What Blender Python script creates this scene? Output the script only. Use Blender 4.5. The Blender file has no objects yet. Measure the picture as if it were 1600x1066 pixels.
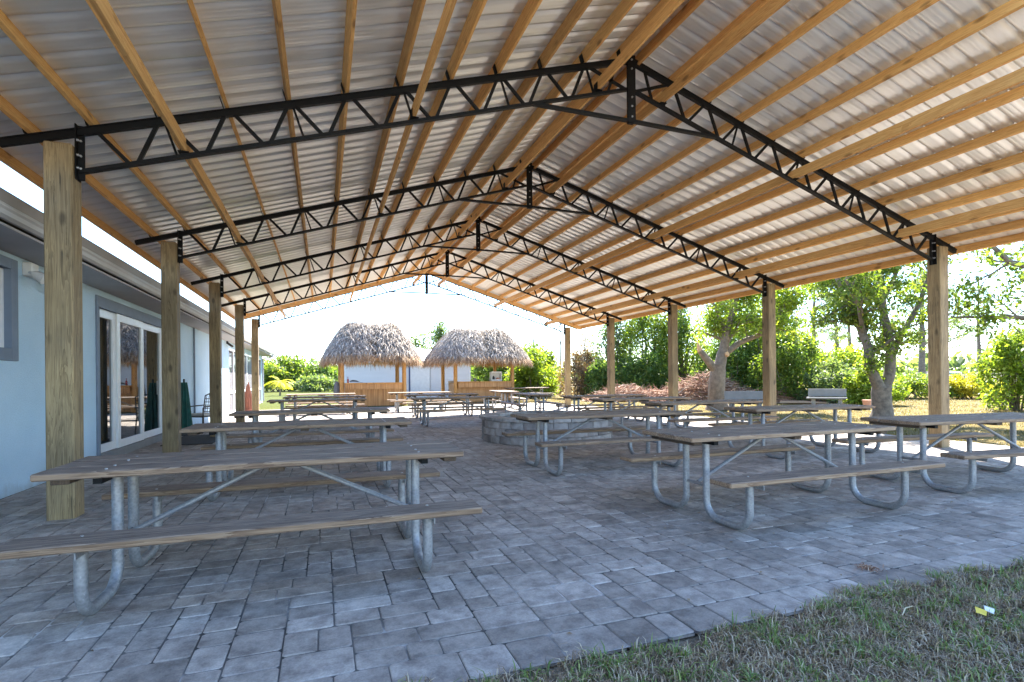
import bpy, bmesh, math, random
import numpy as np
from mathutils import Vector, Matrix

S = bpy.context.scene
COL = S.collection
R = math.radians
random.seed(7)
RNG = np.random.default_rng(11)

# ------------------------------------------------------------------ camera
YAW, ROLL, CAM_Z = 0.347, -0.0092, 1.258
cd = bpy.data.cameras.new('camera')
cam = bpy.data.objects.new('camera', cd)
COL.objects.link(cam)
cd.sensor_width = 36.0
cd.lens = 816.17 / 1600 * 36
cd.shift_y = (591.8 - 533) / 1600
cd.clip_end = 2000
r0 = Vector((math.cos(YAW), -math.sin(YAW), 0))
u0 = Vector((0, 0, 1))
fw = Vector((math.sin(YAW), math.cos(YAW), 0))
rr = math.cos(ROLL) * r0 + math.sin(ROLL) * u0
uu = math.cos(ROLL) * u0 - math.sin(ROLL) * r0
cam.matrix_world = Matrix(((rr.x, uu.x, -fw.x, 0), (rr.y, uu.y, -fw.y, 0), (rr.z, uu.z, -fw.z, CAM_Z), (0, 0, 0, 1)))
S.camera = cam

# ------------------------------------------------------------------ light
SUN_AZ = R(37)          # to the right of the pavilion axis (+Y)
SUN_EL = R(48)
EXPOSURE = 2.78
w = bpy.data.worlds.new('World')
S.world = w
w.use_nodes = True
nt = w.node_tree
sky = nt.nodes.new('ShaderNodeTexSky')
sky.sky_type = 'NISHITA'
sky.sun_disc = False
sky.sun_elevation = SUN_EL
sky.sun_rotation = SUN_AZ
sky.air_density = 1.0
sky.dust_density = 0.0
sky.ozone_density = 4.0
bg = nt.nodes['Background']
bg.inputs['Strength'].default_value = 0.118
nt.links.new(sky.outputs[0], bg.inputs['Color'])
sl = bpy.data.lights.new('sun', 'SUN')
sl.energy = 5.0
sl.angle = R(0.5)
sl.color = (1.0, 0.95, 0.86)
so = bpy.data.objects.new('sun', sl)
COL.objects.link(so)
sdir = Vector((math.sin(SUN_AZ) * math.cos(SUN_EL), math.cos(SUN_AZ) * math.cos(SUN_EL), math.sin(SUN_EL)))
so.rotation_euler = sdir.to_track_quat('Z', 'Y').to_euler()
so.location = (10, 20, 30)
S.view_settings.view_transform = 'Standard'
S.view_settings.look = 'None'
S.view_settings.exposure = EXPOSURE
S.view_settings.gamma = 1.0
S.render.engine = 'CYCLES'
S.cycles.max_bounces = 12
S.cycles.diffuse_bounces = 7
S.cycles.glossy_bounces = 4
S.cycles.transparent_max_bounces = 12
S.cycles.use_denoising = True
S.cycles.sample_clamp_indirect = 8


# ------------------------------------------------------------------ helpers
def tag(o, label=None, cat=None, group=None, kind=None):
    if label: o['label'] = label
    if cat: o['category'] = cat
    if group: o['group'] = group
    if kind: o['kind'] = kind
    return o


def thing(name, label, cat, loc=(0, 0, 0), rz=0, group=None):
    o = bpy.data.objects.new(name, None)
    o.empty_display_size = 0.1
    COL.objects.link(o)
    o.location = loc
    o.rotation_euler = (0, 0, rz)
    return tag(o, label, cat, group)


def dup(root, loc, rz, label, group=None):
    kids = {}
    for o in list(bpy.data.objects):
        if o.parent: kids.setdefault(o.parent.name, []).append(o)
    r = root.copy(); COL.objects.link(r)
    r.location = loc; r.rotation_euler = (0, 0, rz); r['label'] = label
    if group: r['group'] = group
    for ch in kids.get(root.name, []):
        c = ch.copy(); COL.objects.link(c); c.parent = r
        for g in kids.get(ch.name, []):
            d = g.copy(); COL.objects.link(d); d.parent = c
    return r


class MB:
    def __init__(s): s.v = []; s.f = []; s.m = []

    def add(s, vs, fs, mi=0):
        n = len(s.v)
        s.v += [tuple(v) for v in vs]
        s.f += [tuple(i + n for i in f) for f in fs]
        s.m += [mi] * len(fs)
        return s

    def box(s, c, size, M=None, ch=0.0, mi=0):
        h = [x / 2 for x in size]
        c = Vector(c)
        vs = []; fs = []
        if ch <= 0:
            for x in (-1, 1):
                for y in (-1, 1):
                    for z in (-1, 1): vs.append(Vector((x * h[0], y * h[1], z * h[2])))
            fs = [(0, 1, 3, 2), (4, 6, 7, 5), (0, 4, 5, 1), (2, 3, 7, 6), (0, 2, 6, 4), (1, 5, 7, 3)]
        else:
            idx = {}
            for x in (-1, 1):
                for y in (-1, 1):
                    for z in (-1, 1):
                        sg = (x, y, z)
                        for a in range(3):
                            p = [sg[k] * (h[k] - (0 if k == a else ch)) for k in range(3)]
                            idx[(sg, a)] = len(vs); vs.append(Vector(p))
            for a in range(3):
                b, c2 = (a + 1) % 3, (a + 2) % 3
                for sgn in (-1, 1):
                    q = []
                    for (i, j) in ((-1, -1), (1, -1), (1, 1), (-1, 1)):
                        sg = [0, 0, 0]; sg[a] = sgn; sg[b] = i; sg[c2] = j
                        q.append(idx[(tuple(sg), a)])
                    fs.append(tuple(q) if sgn > 0 else tuple(q[::-1]))
                for i in (-1, 1):
                    for j in (-1, 1):
                        e = []
                        for k in (-1, 1):
                            sg = [0, 0, 0]; sg[a] = k; sg[b] = i; sg[c2] = j
                            e.append((idx[(tuple(sg), b)], idx[(tuple(sg), c2)]))
                        q = (e[0][0], e[1][0], e[1][1], e[0][1])
                        fs.append(q if i * j < 0 else q[::-1])
            for x in (-1, 1):
                for y in (-1, 1):
                    for z in (-1, 1):
                        q = tuple(idx[((x, y, z), a)] for a in range(3))
                        fs.append(q if x * y * z > 0 else q[::-1])
        if M is not None: vs = [M @ v for v in vs]
        return s.add([v + c for v in vs], fs, mi)

    def beam(s, p0, p1, wd, ht, up=(0, 0, 1), ch=0.0, mi=0):
        p0, p1 = Vector(p0), Vector(p1)
        d = p1 - p0; L = d.length; d.normalize()
        side = d.cross(Vector(up))
        if side.length < 1e-4: side = d.cross(Vector((0, 1, 0)))
        side.normalize()
        u = side.cross(d).normalized()
        M = Matrix((d, side, u)).transposed()
        return s.box((p0 + p1) / 2, (L, wd, ht), M, ch, mi)

    def tube(s, path, r, n=8, mi=0, cap=True):
        P = [Vector(p) for p in path]
        rs = r if isinstance(r, (list, tuple)) else [r] * len(P)
        vs = []; fs = []
        t0 = (P[1] - P[0]).normalized()
        a = t0.cross(Vector((0.13, 0.31, 1)))
        if a.length < .1: a = t0.cross(Vector((1, 0.2, 0)))
        a.normalize()
        for i, p in enumerate(P):
            t = ((P[i + 1] if i + 1 < len(P) else p) - (P[i - 1] if i else p)).normalized()
            a = (a - t * a.dot(t)).normalized()
            b = t.cross(a)
            for k in range(n):
                q = 2 * math.pi * k / n
                vs.append(p + (a * math.cos(q) + b * math.sin(q)) * rs[i])
        for i in range(len(P) - 1):
            for k in range(n):
                k2 = (k + 1) % n
                fs.append((i * n + k, i * n + k2, (i + 1) * n + k2, (i + 1) * n + k))
        if cap:
            fs.append(tuple(range(n))[::-1])
            fs.append(tuple((len(P) - 1) * n + k for k in range(n)))
        return s.add(vs, fs, mi)

    def build(s, name, mats, parent=None, smooth=False, loc=None):
        me = bpy.data.meshes.new(name)
        me.from_pydata(s.v, [], s.f)
        for m in (mats if isinstance(mats, (list, tuple)) else [mats]): me.materials.append(m)
        me.polygons.foreach_set('material_index', s.m)
        if smooth:
            me.polygons.foreach_set('use_smooth', [True] * len(me.polygons))
            try: me.set_sharp_from_angle(angle=R(40))
            except Exception: pass
        me.update()
        o = bpy.data.objects.new(name, me)
        COL.objects.link(o)
        if parent: o.parent = parent
        if loc: o.location = loc
        return o


def npmesh(name, V, F, mats, parent=None, mi=None):
    """V (n,3), F (m,k) constant polygon size"""
    me = bpy.data.meshes.new(name)
    k = F.shape[1]
    me.vertices.add(len(V)); me.vertices.foreach_set('co', V.astype(np.float32).ravel())
    me.loops.add(F.size); me.loops.foreach_set('vertex_index', F.astype(np.int32).ravel())
    me.polygons.add(len(F))
    me.polygons.foreach_set('loop_start', np.arange(0, F.size, k, dtype=np.int32))
    for m in (mats if isinstance(mats, (list, tuple)) else [mats]): me.materials.append(m)
    if mi is not None: me.polygons.foreach_set('material_index', mi.astype(np.int32))
    me.update(calc_edges=True)
    me.validate()
    o = bpy.data.objects.new(name, me)
    COL.objects.link(o)
    if parent: o.parent = parent
    return o


def fillet(pts, rad, n=5):
    P = [Vector(p) for p in pts]
    out = [P[0]]
    for i in range(1, len(P) - 1):
        a = (P[i - 1] - P[i]).normalized(); b = (P[i + 1] - P[i]).normalized()
        ang = a.angle(b)
        d = rad / math.tan(ang / 2)
        c = P[i] + (a + b).normalized() * (rad / math.sin(ang / 2))
        s0 = P[i] + a * d; s1 = P[i] + b * d
        for k in range(n + 1):
            t = k / n
            v = (s0 - c).lerp(s1 - c, t)
            out.append(c + v.normalized() * rad)
    out.append(P[-1])
    return out


# ------------------------------------------------------------------ materials
class NT:
    def __init__(s, name):
        s.mat = bpy.data.materials.new(name); s.mat.use_nodes = True
        s.t = s.mat.node_tree
        s.b = s.t.nodes['Principled BSDF']; s.out = s.t.nodes['Material Output']

    def n(s, typ, **kw):
        nd = s.t.nodes.new('ShaderNode' + typ)
        for k, v in kw.items():
            if k in nd.inputs.keys(): nd.inputs[k].default_value = v
            else: setattr(nd, k, v)
        return nd

    def l(s, a, b): s.t.links.new(a, b)

    def ramp(s, fac, stops):
        r = s.n('ValToRGB')
        e = r.color_ramp.elements
        while len(e) < len(stops): e.new(0.5)
        for i, (p, c) in enumerate(stops):
            e[i].position = p
            e[i].color = (*c, 1) if len(c) == 3 else c
        s.l(fac, r.inputs[0]); return r.outputs[0]

    def mix(s, fac, a, b, mode='MIX'):
        m = s.n('Mix', data_type='RGBA', blend_type=mode)
        for sock, val in ((m.inputs[0], fac), (m.inputs[6], a), (m.inputs[7], b)):
            if isinstance(val, (int, float)): sock.default_value = val
            elif isinstance(val, tuple): sock.default_value = (*val, 1)
            else: s.l(val, sock)
        return m.outputs[2]

    def math(s, op, a, b=0.0):
        m = s.n('Math', operation=op)
        for i, val in enumerate((a, b)):
            if isinstance(val, (int, float)): m.inputs[i].default_value = val
            else: s.l(val, m.inputs[i])
        return m.outputs[0]

    def coord(s, scale=(1, 1, 1), which='Object', jit=True):
        tc = s.n('TexCoord')
        mp = s.n('Mapping'); mp.inputs['Scale'].default_value = scale
        s.l(tc.outputs[which], mp.inputs['Vector'])
        if not jit: return mp.outputs[0]
        g = s.n('NewGeometry'); oi = s.n('ObjectInfo')
        sm = s.math('ADD', s.math('MULTIPLY', g.outputs['Random Per Island'], 41.0), s.math('MULTIPLY', oi.outputs['Random'], 23.0))
        v = s.n('VectorMath', operation='ADD')
        s.l(mp.outputs[0], v.inputs[0]); s.l(sm, v.inputs[1])
        return v.outputs[0]

    def noise(s, vec, scale=5, detail=4, rough=0.6, dist=0.0):
        t = s.n('TexNoise'); t.inputs['Scale'].default_value = scale; t.inputs['Detail'].default_value = detail
        t.inputs['Roughness'].default_value = rough; t.inputs['Distortion'].default_value = dist
        s.l(vec, t.inputs['Vector']); return t.outputs['Fac']

    def bump(s, h, strength=0.3, dist=0.01):
        b = s.n('Bump'); b.inputs['Strength'].default_value = strength; b.inputs['Distance'].default_value = dist
        s.l(h, b.inputs['Height']); s.l(b.outputs[0], s.b.inputs['Normal'])

    def set(s, **kw):
        for k, v in kw.items():
            k = k.replace('_', ' ')
            if isinstance(v, tuple) and len(v) == 3: v = (*v, 1)
            s.b.inputs[k].default_value = v

    def color(s, c): s.l(c, s.b.inputs['Base Color'])


def simple(name, col, rough=0.6, metal=0.0, var=0.12, scale=6, bump=0.0):
    m = NT(name)
    v = m.coord()
    n = m.noise(v, scale)
    lo = tuple(c * (1 - var) for c in col); hi = tuple(min(1, c * (1 + var)) for c in col)
    m.color(m.ramp(n, [(0.3, lo), (0.7, hi)]))
    m.set(Roughness=rough, Metallic=metal)
    if bump: m.bump(m.noise(m.coord(jit=False), scale * 12), bump, 0.005)
    return m.mat


def wood(name, axis, dark, light, weather=None, side_keep=True, knots=True, rough=0.75, grain=1.0, checks=False):
    m = NT(name)
    sc = [9.0, 9.0, 9.0]; sc[axis] = 0.55
    v = m.coord(tuple(sc))
    n1 = m.noise(v, 1.4 * grain, 5, 0.6, 1.2)
    sc2 = [60.0, 60.0, 60.0]; sc2[axis] = 1.5
    n2 = m.noise(m.coord(tuple(sc2)), 1.6 * grain, 3, 0.7)
    rings = m.math('FRACT', m.math('MULTIPLY', n1, 7.0))
    f = m.math('ADD', m.math('MULTIPLY', rings, 0.35), m.math('MULTIPLY', n2, 0.75))
    col = m.ramp(f, [(0.3, dark), (0.72, light)])
    if knots:
        sc3 = [5.0, 5.0, 5.0]; sc3[axis] = 2.2
        vo = m.n('TexVoronoi'); vo.inputs['Scale'].default_value = 1.0
        m.l(m.coord(tuple(sc3)), vo.inputs['Vector'])
        k = m.ramp(vo.outputs['Distance'], [(0.09, (1, 1, 1)), (0.19, (0, 0, 0))])
        col = m.mix(m.math('MULTIPLY', k, 0.75), col, tuple(c * 0.35 for c in dark))
    g = m.n('NewGeometry'); oi = m.n('ObjectInfo')
    rv = m.math('FRACT', m.math('ADD', g.outputs['Random Per Island'], oi.outputs['Random']))
    col = m.mix(1.0, col, m.ramp(rv, [(0.0, (0.74, 0.72, 0.70)), (1.0, (1.14, 1.12, 1.08))]), 'MULTIPLY')
    if weather:
        sep = m.n('SeparateXYZ'); m.l(g.outputs['Normal'], sep.inputs[0])
        up = m.math('ABSOLUTE', sep.outputs[2])
        n3 = m.noise(m.coord((1.5, 1.5, 1.5)), 2.5)
        fac = m.ramp(m.math('ADD', m.math('MULTIPLY', up, 0.75), m.math('MULTIPLY', n3, 0.5)), [(0.25, (0.25,) * 3), (0.85, (1, 1, 1))])
        wc = m.ramp(f, [(0.33, weather[0]), (0.72, weather[1])])
        col = m.mix(fac, col, wc)
    if checks:
        sc4 = [22.0, 22.0, 22.0]; sc4[axis] = 0.22
        n4 = m.noise(m.coord(tuple(sc4)), 1.0, 2, 0.5)
        ck = m.ramp(n4, [(0.485, (0, 0, 0)), (0.497, (1, 1, 1)), (0.503, (1, 1, 1)), (0.515, (0, 0, 0))])
        pt = m.ramp(m.noise(m.coord((2, 2, 2)), 2.0, 2), [(0.45, (0, 0, 0)), (0.6, (1, 1, 1))])
        col = m.mix(m.math('MULTIPLY', m.math('MULTIPLY', ck, pt), 0.75), col, (0.035, 0.025, 0.015))
        st = m.ramp(m.noise(m.coord((1.2, 1.2, 0.5)), 2.2, 4), [(0.4, (0.72, 0.72, 0.74)), (0.65, (1.1, 1.09, 1.05))])
        col = m.mix(1.0, col, st, 'MULTIPLY')
    m.color(col)
    m.set(Roughness=rough)
    m.bump(f, 0.35, 0.004)
    return m.mat


M = {}
M['pine'] = wood('yellow_pine', 1, (0.54, 0.265, 0.075), (0.77, 0.46, 0.165))
M['rake'] = wood('rake_pine', 0, (0.60, 0.34, 0.13), (0.80, 0.53, 0.25))
M['post'] = wood('treated_post', 2, (0.175, 0.120, 0.056), (0.36, 0.268, 0.142), grain=0.8, checks=True)
M['plank'] = wood('weathered_plank', 0, (0.17, 0.09, 0.045), (0.40, 0.265, 0.155), weather=((0.07, 0.047, 0.034), (0.285, 0.212, 0.158)), knots=True)
M['batten'] = wood('dark_batten', 1, (0.06, 0.04, 0.03), (0.13, 0.09, 0.06), knots=False)
M['black'] = simple('black_painted_steel', (0.004, 0.004, 0.0045), 0.6, 0.0, 0.3)
M['black'].node_tree.nodes['Principled BSDF'].inputs['Specular IOR Level'].default_value = 0.22
M['bolt'] = simple('zinc_bolt', (0.42, 0.42, 0.43), 0.45, 0.7)
M['galv'] = None
m = NT('galvanised_tube')
v = m.coord()
vo = m.n('TexVoronoi'); vo.inputs['Scale'].default_value = 55; m.l(v, vo.inputs['Vector'])
n = m.noise(v, 14, 5)
c = m.ramp(m.math('ADD', m.math('MULTIPLY', vo.outputs['Distance'], 0.35), m.math('MULTIPLY', n, 0.8)), [(0.3, (0.215, 0.215, 0.22)), (0.75, (0.37, 0.37, 0.375))])
sp = m.ramp(m.noise(v, 70, 2), [(0.66, (0, 0, 0)), (0.72, (1, 1, 1))])
c = m.mix(m.math('MULTIPLY', sp, 0.5), c, (0.62, 0.62, 0.62))
m.color(c); m.set(Metallic=0.45, Roughness=0.5); m.bump(n, 0.15, 0.002)
M['galv'] = m.mat

m = NT('galvalume_sheet')
v = m.coord((0.6, 1.4, 1), jit=False)
n = m.noise(v, 1.0, 5, 0.65)
n2 = m.noise(m.coord((0.35, 0.35, 0.35), jit=False), 1.5, 3)
c = m.ramp(n, [(0.3, (0.76, 0.775, 0.76)), (0.7, (0.86, 0.875, 0.86))])
m.color(c); m.set(Metallic=0.45)
m.l(m.ramp(m.math('ADD', m.math('MULTIPLY', n, 0.5), m.math('MULTIPLY', n2, 0.5)), [(0.3, (0.30,) * 3), (0.7, (0.42,) * 3)]), m.b.inputs['Roughness'])
m.bump(n2, 0.10, 0.02)
M['sheet'] = m.mat

m = NT('concrete_paver')
g = m.n('NewGeometry')
v = m.coord((1, 1, 1), jit=True)
nb = m.noise(m.coord((5.5, 5.5, 1), jit=True), 1.4, 7, 0.72)
nf = m.noise(m.coord(jit=False), 90, 3, 0.7)
base = m.ramp(g.outputs['Random Per Island'], [(0.0, (0.275, 0.233, 0.198)), (0.3, (0.345, 0.294, 0.252)), (0.8, (0.395, 0.34, 0.294)), (1.0, (0.475, 0.413, 0.36))])
alt = m.ramp(nb, [(0.36, (0.60, 0.58, 0.58)), (0.5, (0.95, 0.95, 0.95)), (0.64, (1.28, 1.28, 1.27))])
c = m.mix(1.0, base, alt, 'MULTIPLY')
c = m.mix(1.0, c, m.ramp(nf, [(0.3, (0.84,) * 3), (0.7, (1.14,) * 3)]), 'MULTIPLY')
nbig = m.noise(m.coord((1, 1, 1), jit=False), 0.8, 5, 0.65)
c = m.mix(1.0, c, m.ramp(nbig, [(0.36, (0.76, 0.75, 0.74)), (0.62, (1.1, 1.1, 1.1))]), 'MULTIPLY')
wh = m.ramp(m.noise(m.coord((1, 1, 1), jit=False), 160, 2), [(0.72, (0, 0, 0)), (0.78, (1, 1, 1))])
c = m.mix(m.math('MULTIPLY', wh, 0.35), c, (0.5, 0.5, 0.5))
m.color(c); m.set(Roughness=0.8)
m.bump(m.math('ADD', nf, m.math('MULTIPLY', nb, 0.8)), 0.35, 0.006)
M['paver'] = m.mat

m = NT('joint_sand')
n = m.noise(m.coord(jit=False), 1.1, 5)
m.color(m.ramp(n, [(0.42, (0.05, 0.045, 0.04)), (0.55, (0.16, 0.145, 0.13)), (0.64, (0.62, 0.58, 0.54))])); m.set(Roughness=0.95)
M['sand'] = m.mat

m = NT('lawn_ground')
tc = m.n('TexCoord'); sep = m.n('SeparateXYZ'); m.l(tc.outputs['Object'], sep.inputs[0])
v = m.coord(jit=False)
n1 = m.noise(v, 0.5, 6, 0.7); n2 = m.noise(v, 9, 6, 0.75); n3 = m.noise(v, 60, 3, 0.7)
dry = m.ramp(m.math('ADD', m.math('MULTIPLY', n1, 0.5), m.math('MULTIPLY', n2, 0.5)), [(0.33, (0.08, 0.06, 0.02)), (0.5, (0.145, 0.108, 0.035)), (0.66, (0.205, 0.155, 0.06))])
grn = m.ramp(m.math('ADD', m.math('MULTIPLY', n1, 0.5), m.math('MULTIPLY', n2, 0.5)), [(0.33, (0.04, 0.05, 0.009)), (0.52, (0.068, 0.08, 0.016)), (0.68, (0.11, 0.105, 0.03))])
k = m.ramp(m.math('ADD', m.math('MULTIPLY', sep.outputs[0], -0.09), m.math('ADD', 0.95, m.math('MULTIPLY', n1, 0.4))), [(0.3, (0, 0, 0)), (0.8, (1, 1, 1))])
c = m.mix(k, dry, grn)
near = m.ramp(m.math('MULTIPLY', sep.outputs[1], 0.1), [(0.25, (1, 1, 1)), (0.45, (0, 0, 0))])
soil = m.ramp(n2, [(0.35, (0.10, 0.075, 0.05)), (0.65, (0.32, 0.25, 0.175))])
c = m.mix(near, c, soil)
c = m.mix(1.0, c, m.ramp(n3, [(0.3, (0.72,) * 3), (0.7, (1.25,) * 3)]), 'MULTIPLY')
m.color(c); m.set(Roughness=1.0); m.b.inputs['Specular IOR Level'].default_value = 0.1
m.bump(m.math('ADD', n3, n2), 0.8, 0.03)
M['lawn'] = m.mat


def leafmat(name, stops, trans=0.5):
    m = NT(name)
    g = m.n('NewGeometry')
    col = m.ramp(g.outputs['Random Per Island'], stops)
    m.color(col); m.set(Roughness=0.55)
    m.b.inputs['Specular IOR Level'].default_value = 0.35
    tr = m.n('BsdfTranslucent')
    tcol = m.mix(1.0, col, (1.9, 1.9, 0.7), 'MULTIPLY')
    m.l(tcol, tr.inputs['Color'])
    mx = m.n('MixShader'); mx.inputs[0].default_value = trans
    m.l(m.b.outputs[0], mx.inputs[1]); m.l(tr.outputs[0], mx.inputs[2]); m.l(mx.outputs[0], m.out.inputs['Surface'])
    return m.mat


M['leaf_mid'] = leafmat('leaf_mid', [(0, (0.058, 0.096, 0.021)), (0.5, (0.110, 0.167, 0.032)), (0.9, (0.195, 0.244, 0.047)), (1, (0.311, 0.283, 0.071))])
M['leaf_dark'] = leafmat('leaf_dark', [(0, (0.048, 0.088, 0.029)), (0.6, (0.098, 0.161, 0.043)), (1, (0.195, 0.258, 0.067))])
M['leaf_lime'] = leafmat('leaf_lime', [(0, (0.082, 0.126, 0.019)), (0.5, (0.151, 0.218, 0.031)), (1, (0.278, 0.321, 0.052))])
M['leaf_blue'] = leafmat('leaf_blue', [(0, (0.058, 0.092, 0.048)), (0.6, (0.105, 0.149, 0.068)), (1, (0.186, 0.230, 0.094))])
M['leaf_gold'] = leafmat('leaf_gold', [(0, (0.18, 0.18, 0.025)), (0.6, (0.34, 0.30, 0.035)), (1, (0.5, 0.42, 0.06))])
M['leaf_brown'] = leafmat('leaf_brown', [(0, (0.15, 0.09, 0.05)), (0.5, (0.26, 0.165, 0.10)), (0.85, (0.34, 0.24, 0.15)), (1, (0.12, 0.14, 0.05))], 0.25)
M['leaf_palm'] = leafmat('leaf_palm', [(0, (0.32, 0.32, 0.02)), (1, (0.62, 0.56, 0.04))])
M['grass'] = leafmat('grass_blade', [(0, (0.10, 0.16, 0.045)), (0.6, (0.18, 0.26, 0.075)), (1, (0.33, 0.36, 0.14))], 0.25)
M['grass_brown'] = leafmat('grass_brown', [(0, (0.12, 0.085, 0.055)), (0.4, (0.28, 0.20, 0.135)), (0.75, (0.46, 0.355, 0.245)), (1, (0.66, 0.55, 0.41))], 0.15)
M['grass_dry'] = leafmat('grass_dry', [(0, (0.06, 0.055, 0.016)), (0.5, (0.12, 0.092, 0.032)), (1, (0.2, 0.155, 0.065))], 0.3)
M['bark'] = simple('grey_bark', (0.145, 0.12, 0.095), 0.9, 0, 0.4, 9, 0.8)
M['bark_lt'] = simple('tan_bark', (0.19, 0.145, 0.105), 0.9, 0, 0.35, 8, 0.8)
M['cut'] = simple('cut_wood', (0.55, 0.33, 0.17), 0.8, 0, 0.2)
M['twig'] = None
m = NT('dead_twig'); g = m.n('NewGeometry')
m.color(m.ramp(g.outputs['Random Per Island'], [(0, (0.15, 0.075, 0.045)), (0.4, (0.30, 0.155, 0.095)), (0.8, (0.42, 0.26, 0.165)), (1, (0.5, 0.4, 0.31))])); m.set(Roughness=0.9)
M['twig'] = m.mat


def thatchmat(name, stops):
    m = NT(name); g = m.n('NewGeometry')
    n = m.noise(m.coord(jit=False), 2.2, 3)
    c = m.mix(1.0, m.ramp(g.outputs['Random Per Island'], stops), m.ramp(n, [(0.35, (0.75, 0.75, 0.78)), (0.65, (1.15, 1.13, 1.08))]), 'MULTIPLY')
    m.color(c); m.set(Roughness=0.85); return m.mat


M['thatch'] = thatchmat('weathered_thatch', [(0, (0.16, 0.12, 0.09)), (0.4, (0.33, 0.27, 0.215)), (0.8, (0.49, 0.41, 0.34)), (1, (0.64, 0.56, 0.48))])
M['skirt'] = thatchmat('brown_thatch', [(0, (0.22, 0.12, 0.06)), (0.5, (0.42, 0.26, 0.14)), (1, (0.60, 0.42, 0.25))])
M['core'] = simple('thatch_core', (0.12, 0.085, 0.055), 0.95, 0, 0.3, 5)
M['pole'] = wood('varnished_pole', 2, (0.42, 0.19, 0.05), (0.62, 0.33, 0.10), knots=True, rough=0.5)
m = NT('blue_stucco')
v = m.coord(jit=False)
c = m.ramp(m.noise(v, 1.3, 5, 0.6), [(0.3, (0.50, 0.68, 0.82)), (0.7, (0.58, 0.755, 0.89))])
nf = m.noise(v, 70, 4, 0.7)
c = m.mix(1.0, c, m.ramp(nf, [(0.3, (0.88,) * 3), (0.7, (1.06,) * 3)]), 'MULTIPLY')
sp = m.n('SeparateXYZ'); tcs = m.n('TexCoord'); m.l(tcs.outputs['Object'], sp.inputs[0])
dz = m.math('ADD', m.math('MULTIPLY', sp.outputs[2], -3.2), m.math('MULTIPLY', m.noise(m.coord((1, 2.5, 1), jit=False), 2.2, 5, 0.7), 1.6))
c = m.mix(m.ramp(dz, [(0.35, (0, 0, 0)), (1.0, (0.55,) * 3)]), c, (0.30, 0.29, 0.27))
m.color(c); m.set(Roughness=0.92); m.bump(nf, 0.8, 0.012)
M['stucco'] = m.mat
M['trimblue'] = simple('slate_blue_trim', (0.17, 0.21, 0.27), 0.7, 0, 0.08)
M['white'] = simple('white_frame', (0.78, 0.79, 0.80), 0.4, 0, 0.04)
M['white_out'] = simple('weathered_white', (0.70, 0.70, 0.69), 0.6, 0, 0.06)
M['soffit'] = simple('soffit_grey', (0.42, 0.40, 0.40), 0.8, 0, 0.06, 3)
M['fascia'] = simple('fascia_taupe', (0.30, 0.265, 0.24), 0.6, 0, 0.08, 2)
M['gutter'] = simple('gutter_cream', (0.46, 0.44, 0.42), 0.5, 0, 0.06, 2)
M['shingle'] = simple('brown_shingle', (0.16, 0.13, 0.11), 0.95, 0, 0.3, 9, 0.5)
M['darkroom'] = simple('porch_shade', (0.22, 0.26, 0.30), 0.9)
M['green'] = simple('green_canvas', (0.012, 0.085, 0.07), 0.7, 0, 0.35, 9)
M['iron'] = simple('dark_iron', (0.03, 0.028, 0.028), 0.5)
M['cushion'] = simple('pale_cushion', (0.62, 0.58, 0.54), 0.9)
M['mat_dark'] = simple('door_mat_rubber', (0.03, 0.028, 0.027), 0.95, 0, 0.3, 20)
M['orange'] = simple('orange_fabric', (0.26, 0.10, 0.065), 0.8, 0, 0.2)
M['ash'] = simple('pit_ash', (0.12, 0.115, 0.11), 1, 0, 0.4, 8)
M['siding'] = simple('white_siding', (0.62, 0.62, 0.63), 0.6, 0, 0.03, 1)
M['roofwhite'] = simple('white_metal_roof', (0.72, 0.72, 0.72), 0.4, 0, 0.05)
M['navy'] = simple('navy_trim', (0.05, 0.08, 0.17), 0.6)
M['porta'] = simple('green_plastic', (0.02, 0.30, 0.22), 0.5)
M['dirt'] = simple('dirt_mound', (0.20, 0.165, 0.135), 1, 0, 0.25, 1.2, 0.5)
M['concrete'] = simple('pale_concrete', (0.22, 0.215, 0.21), 0.85, 0, 0.12, 4)
M['red'] = simple('red_glass', (0.35, 0.03, 0.03), 0.2)
M['grey_cloth'] = simple('grey_cloth', (0.18, 0.18, 0.2), 0.9)
M['yellow'] = simple('yellow_paper', (0.75, 0.55, 0.06), 0.5)
M['straw'] = simple('pale_straw', (0.5, 0.42, 0.28), 0.8)
M['terracotta'] = simple('terracotta', (0.55, 0.27, 0.18), 0.8)

m = NT('door_glass'); m.set(Base_Color=(0.012, 0.016, 0.018), Roughness=0.015, IOR=1.9)
M['glass'] = m.mat
m = NT('insect_screen')
tr = m.n('BsdfTransparent'); mx = m.n('MixShader'); mx.inputs[0].default_value = 0.62
m.set(Base_Color=(0.16, 0.15, 0.17), Roughness=0.8)
m.l(tr.outputs[0], mx.inputs[1]); m.l(m.b.outputs[0], mx.inputs[2]); m.l(mx.outputs[0], m.out.inputs['Surface'])
M['screen'] = m.mat

m = NT('bamboo_mat')
n = m.noise(m.coord((30, 30, 0.6), jit=False), 1.3, 3, 0.6)
m.color(m.ramp(n, [(0.3, (0.30, 0.13, 0.045)), (0.55, (0.54, 0.28, 0.11)), (0.75, (0.68, 0.41, 0.19))])); m.set(Roughness=0.6); m.bump(n, 0.6, 0.01)
M['bamboo'] = m.mat

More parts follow.
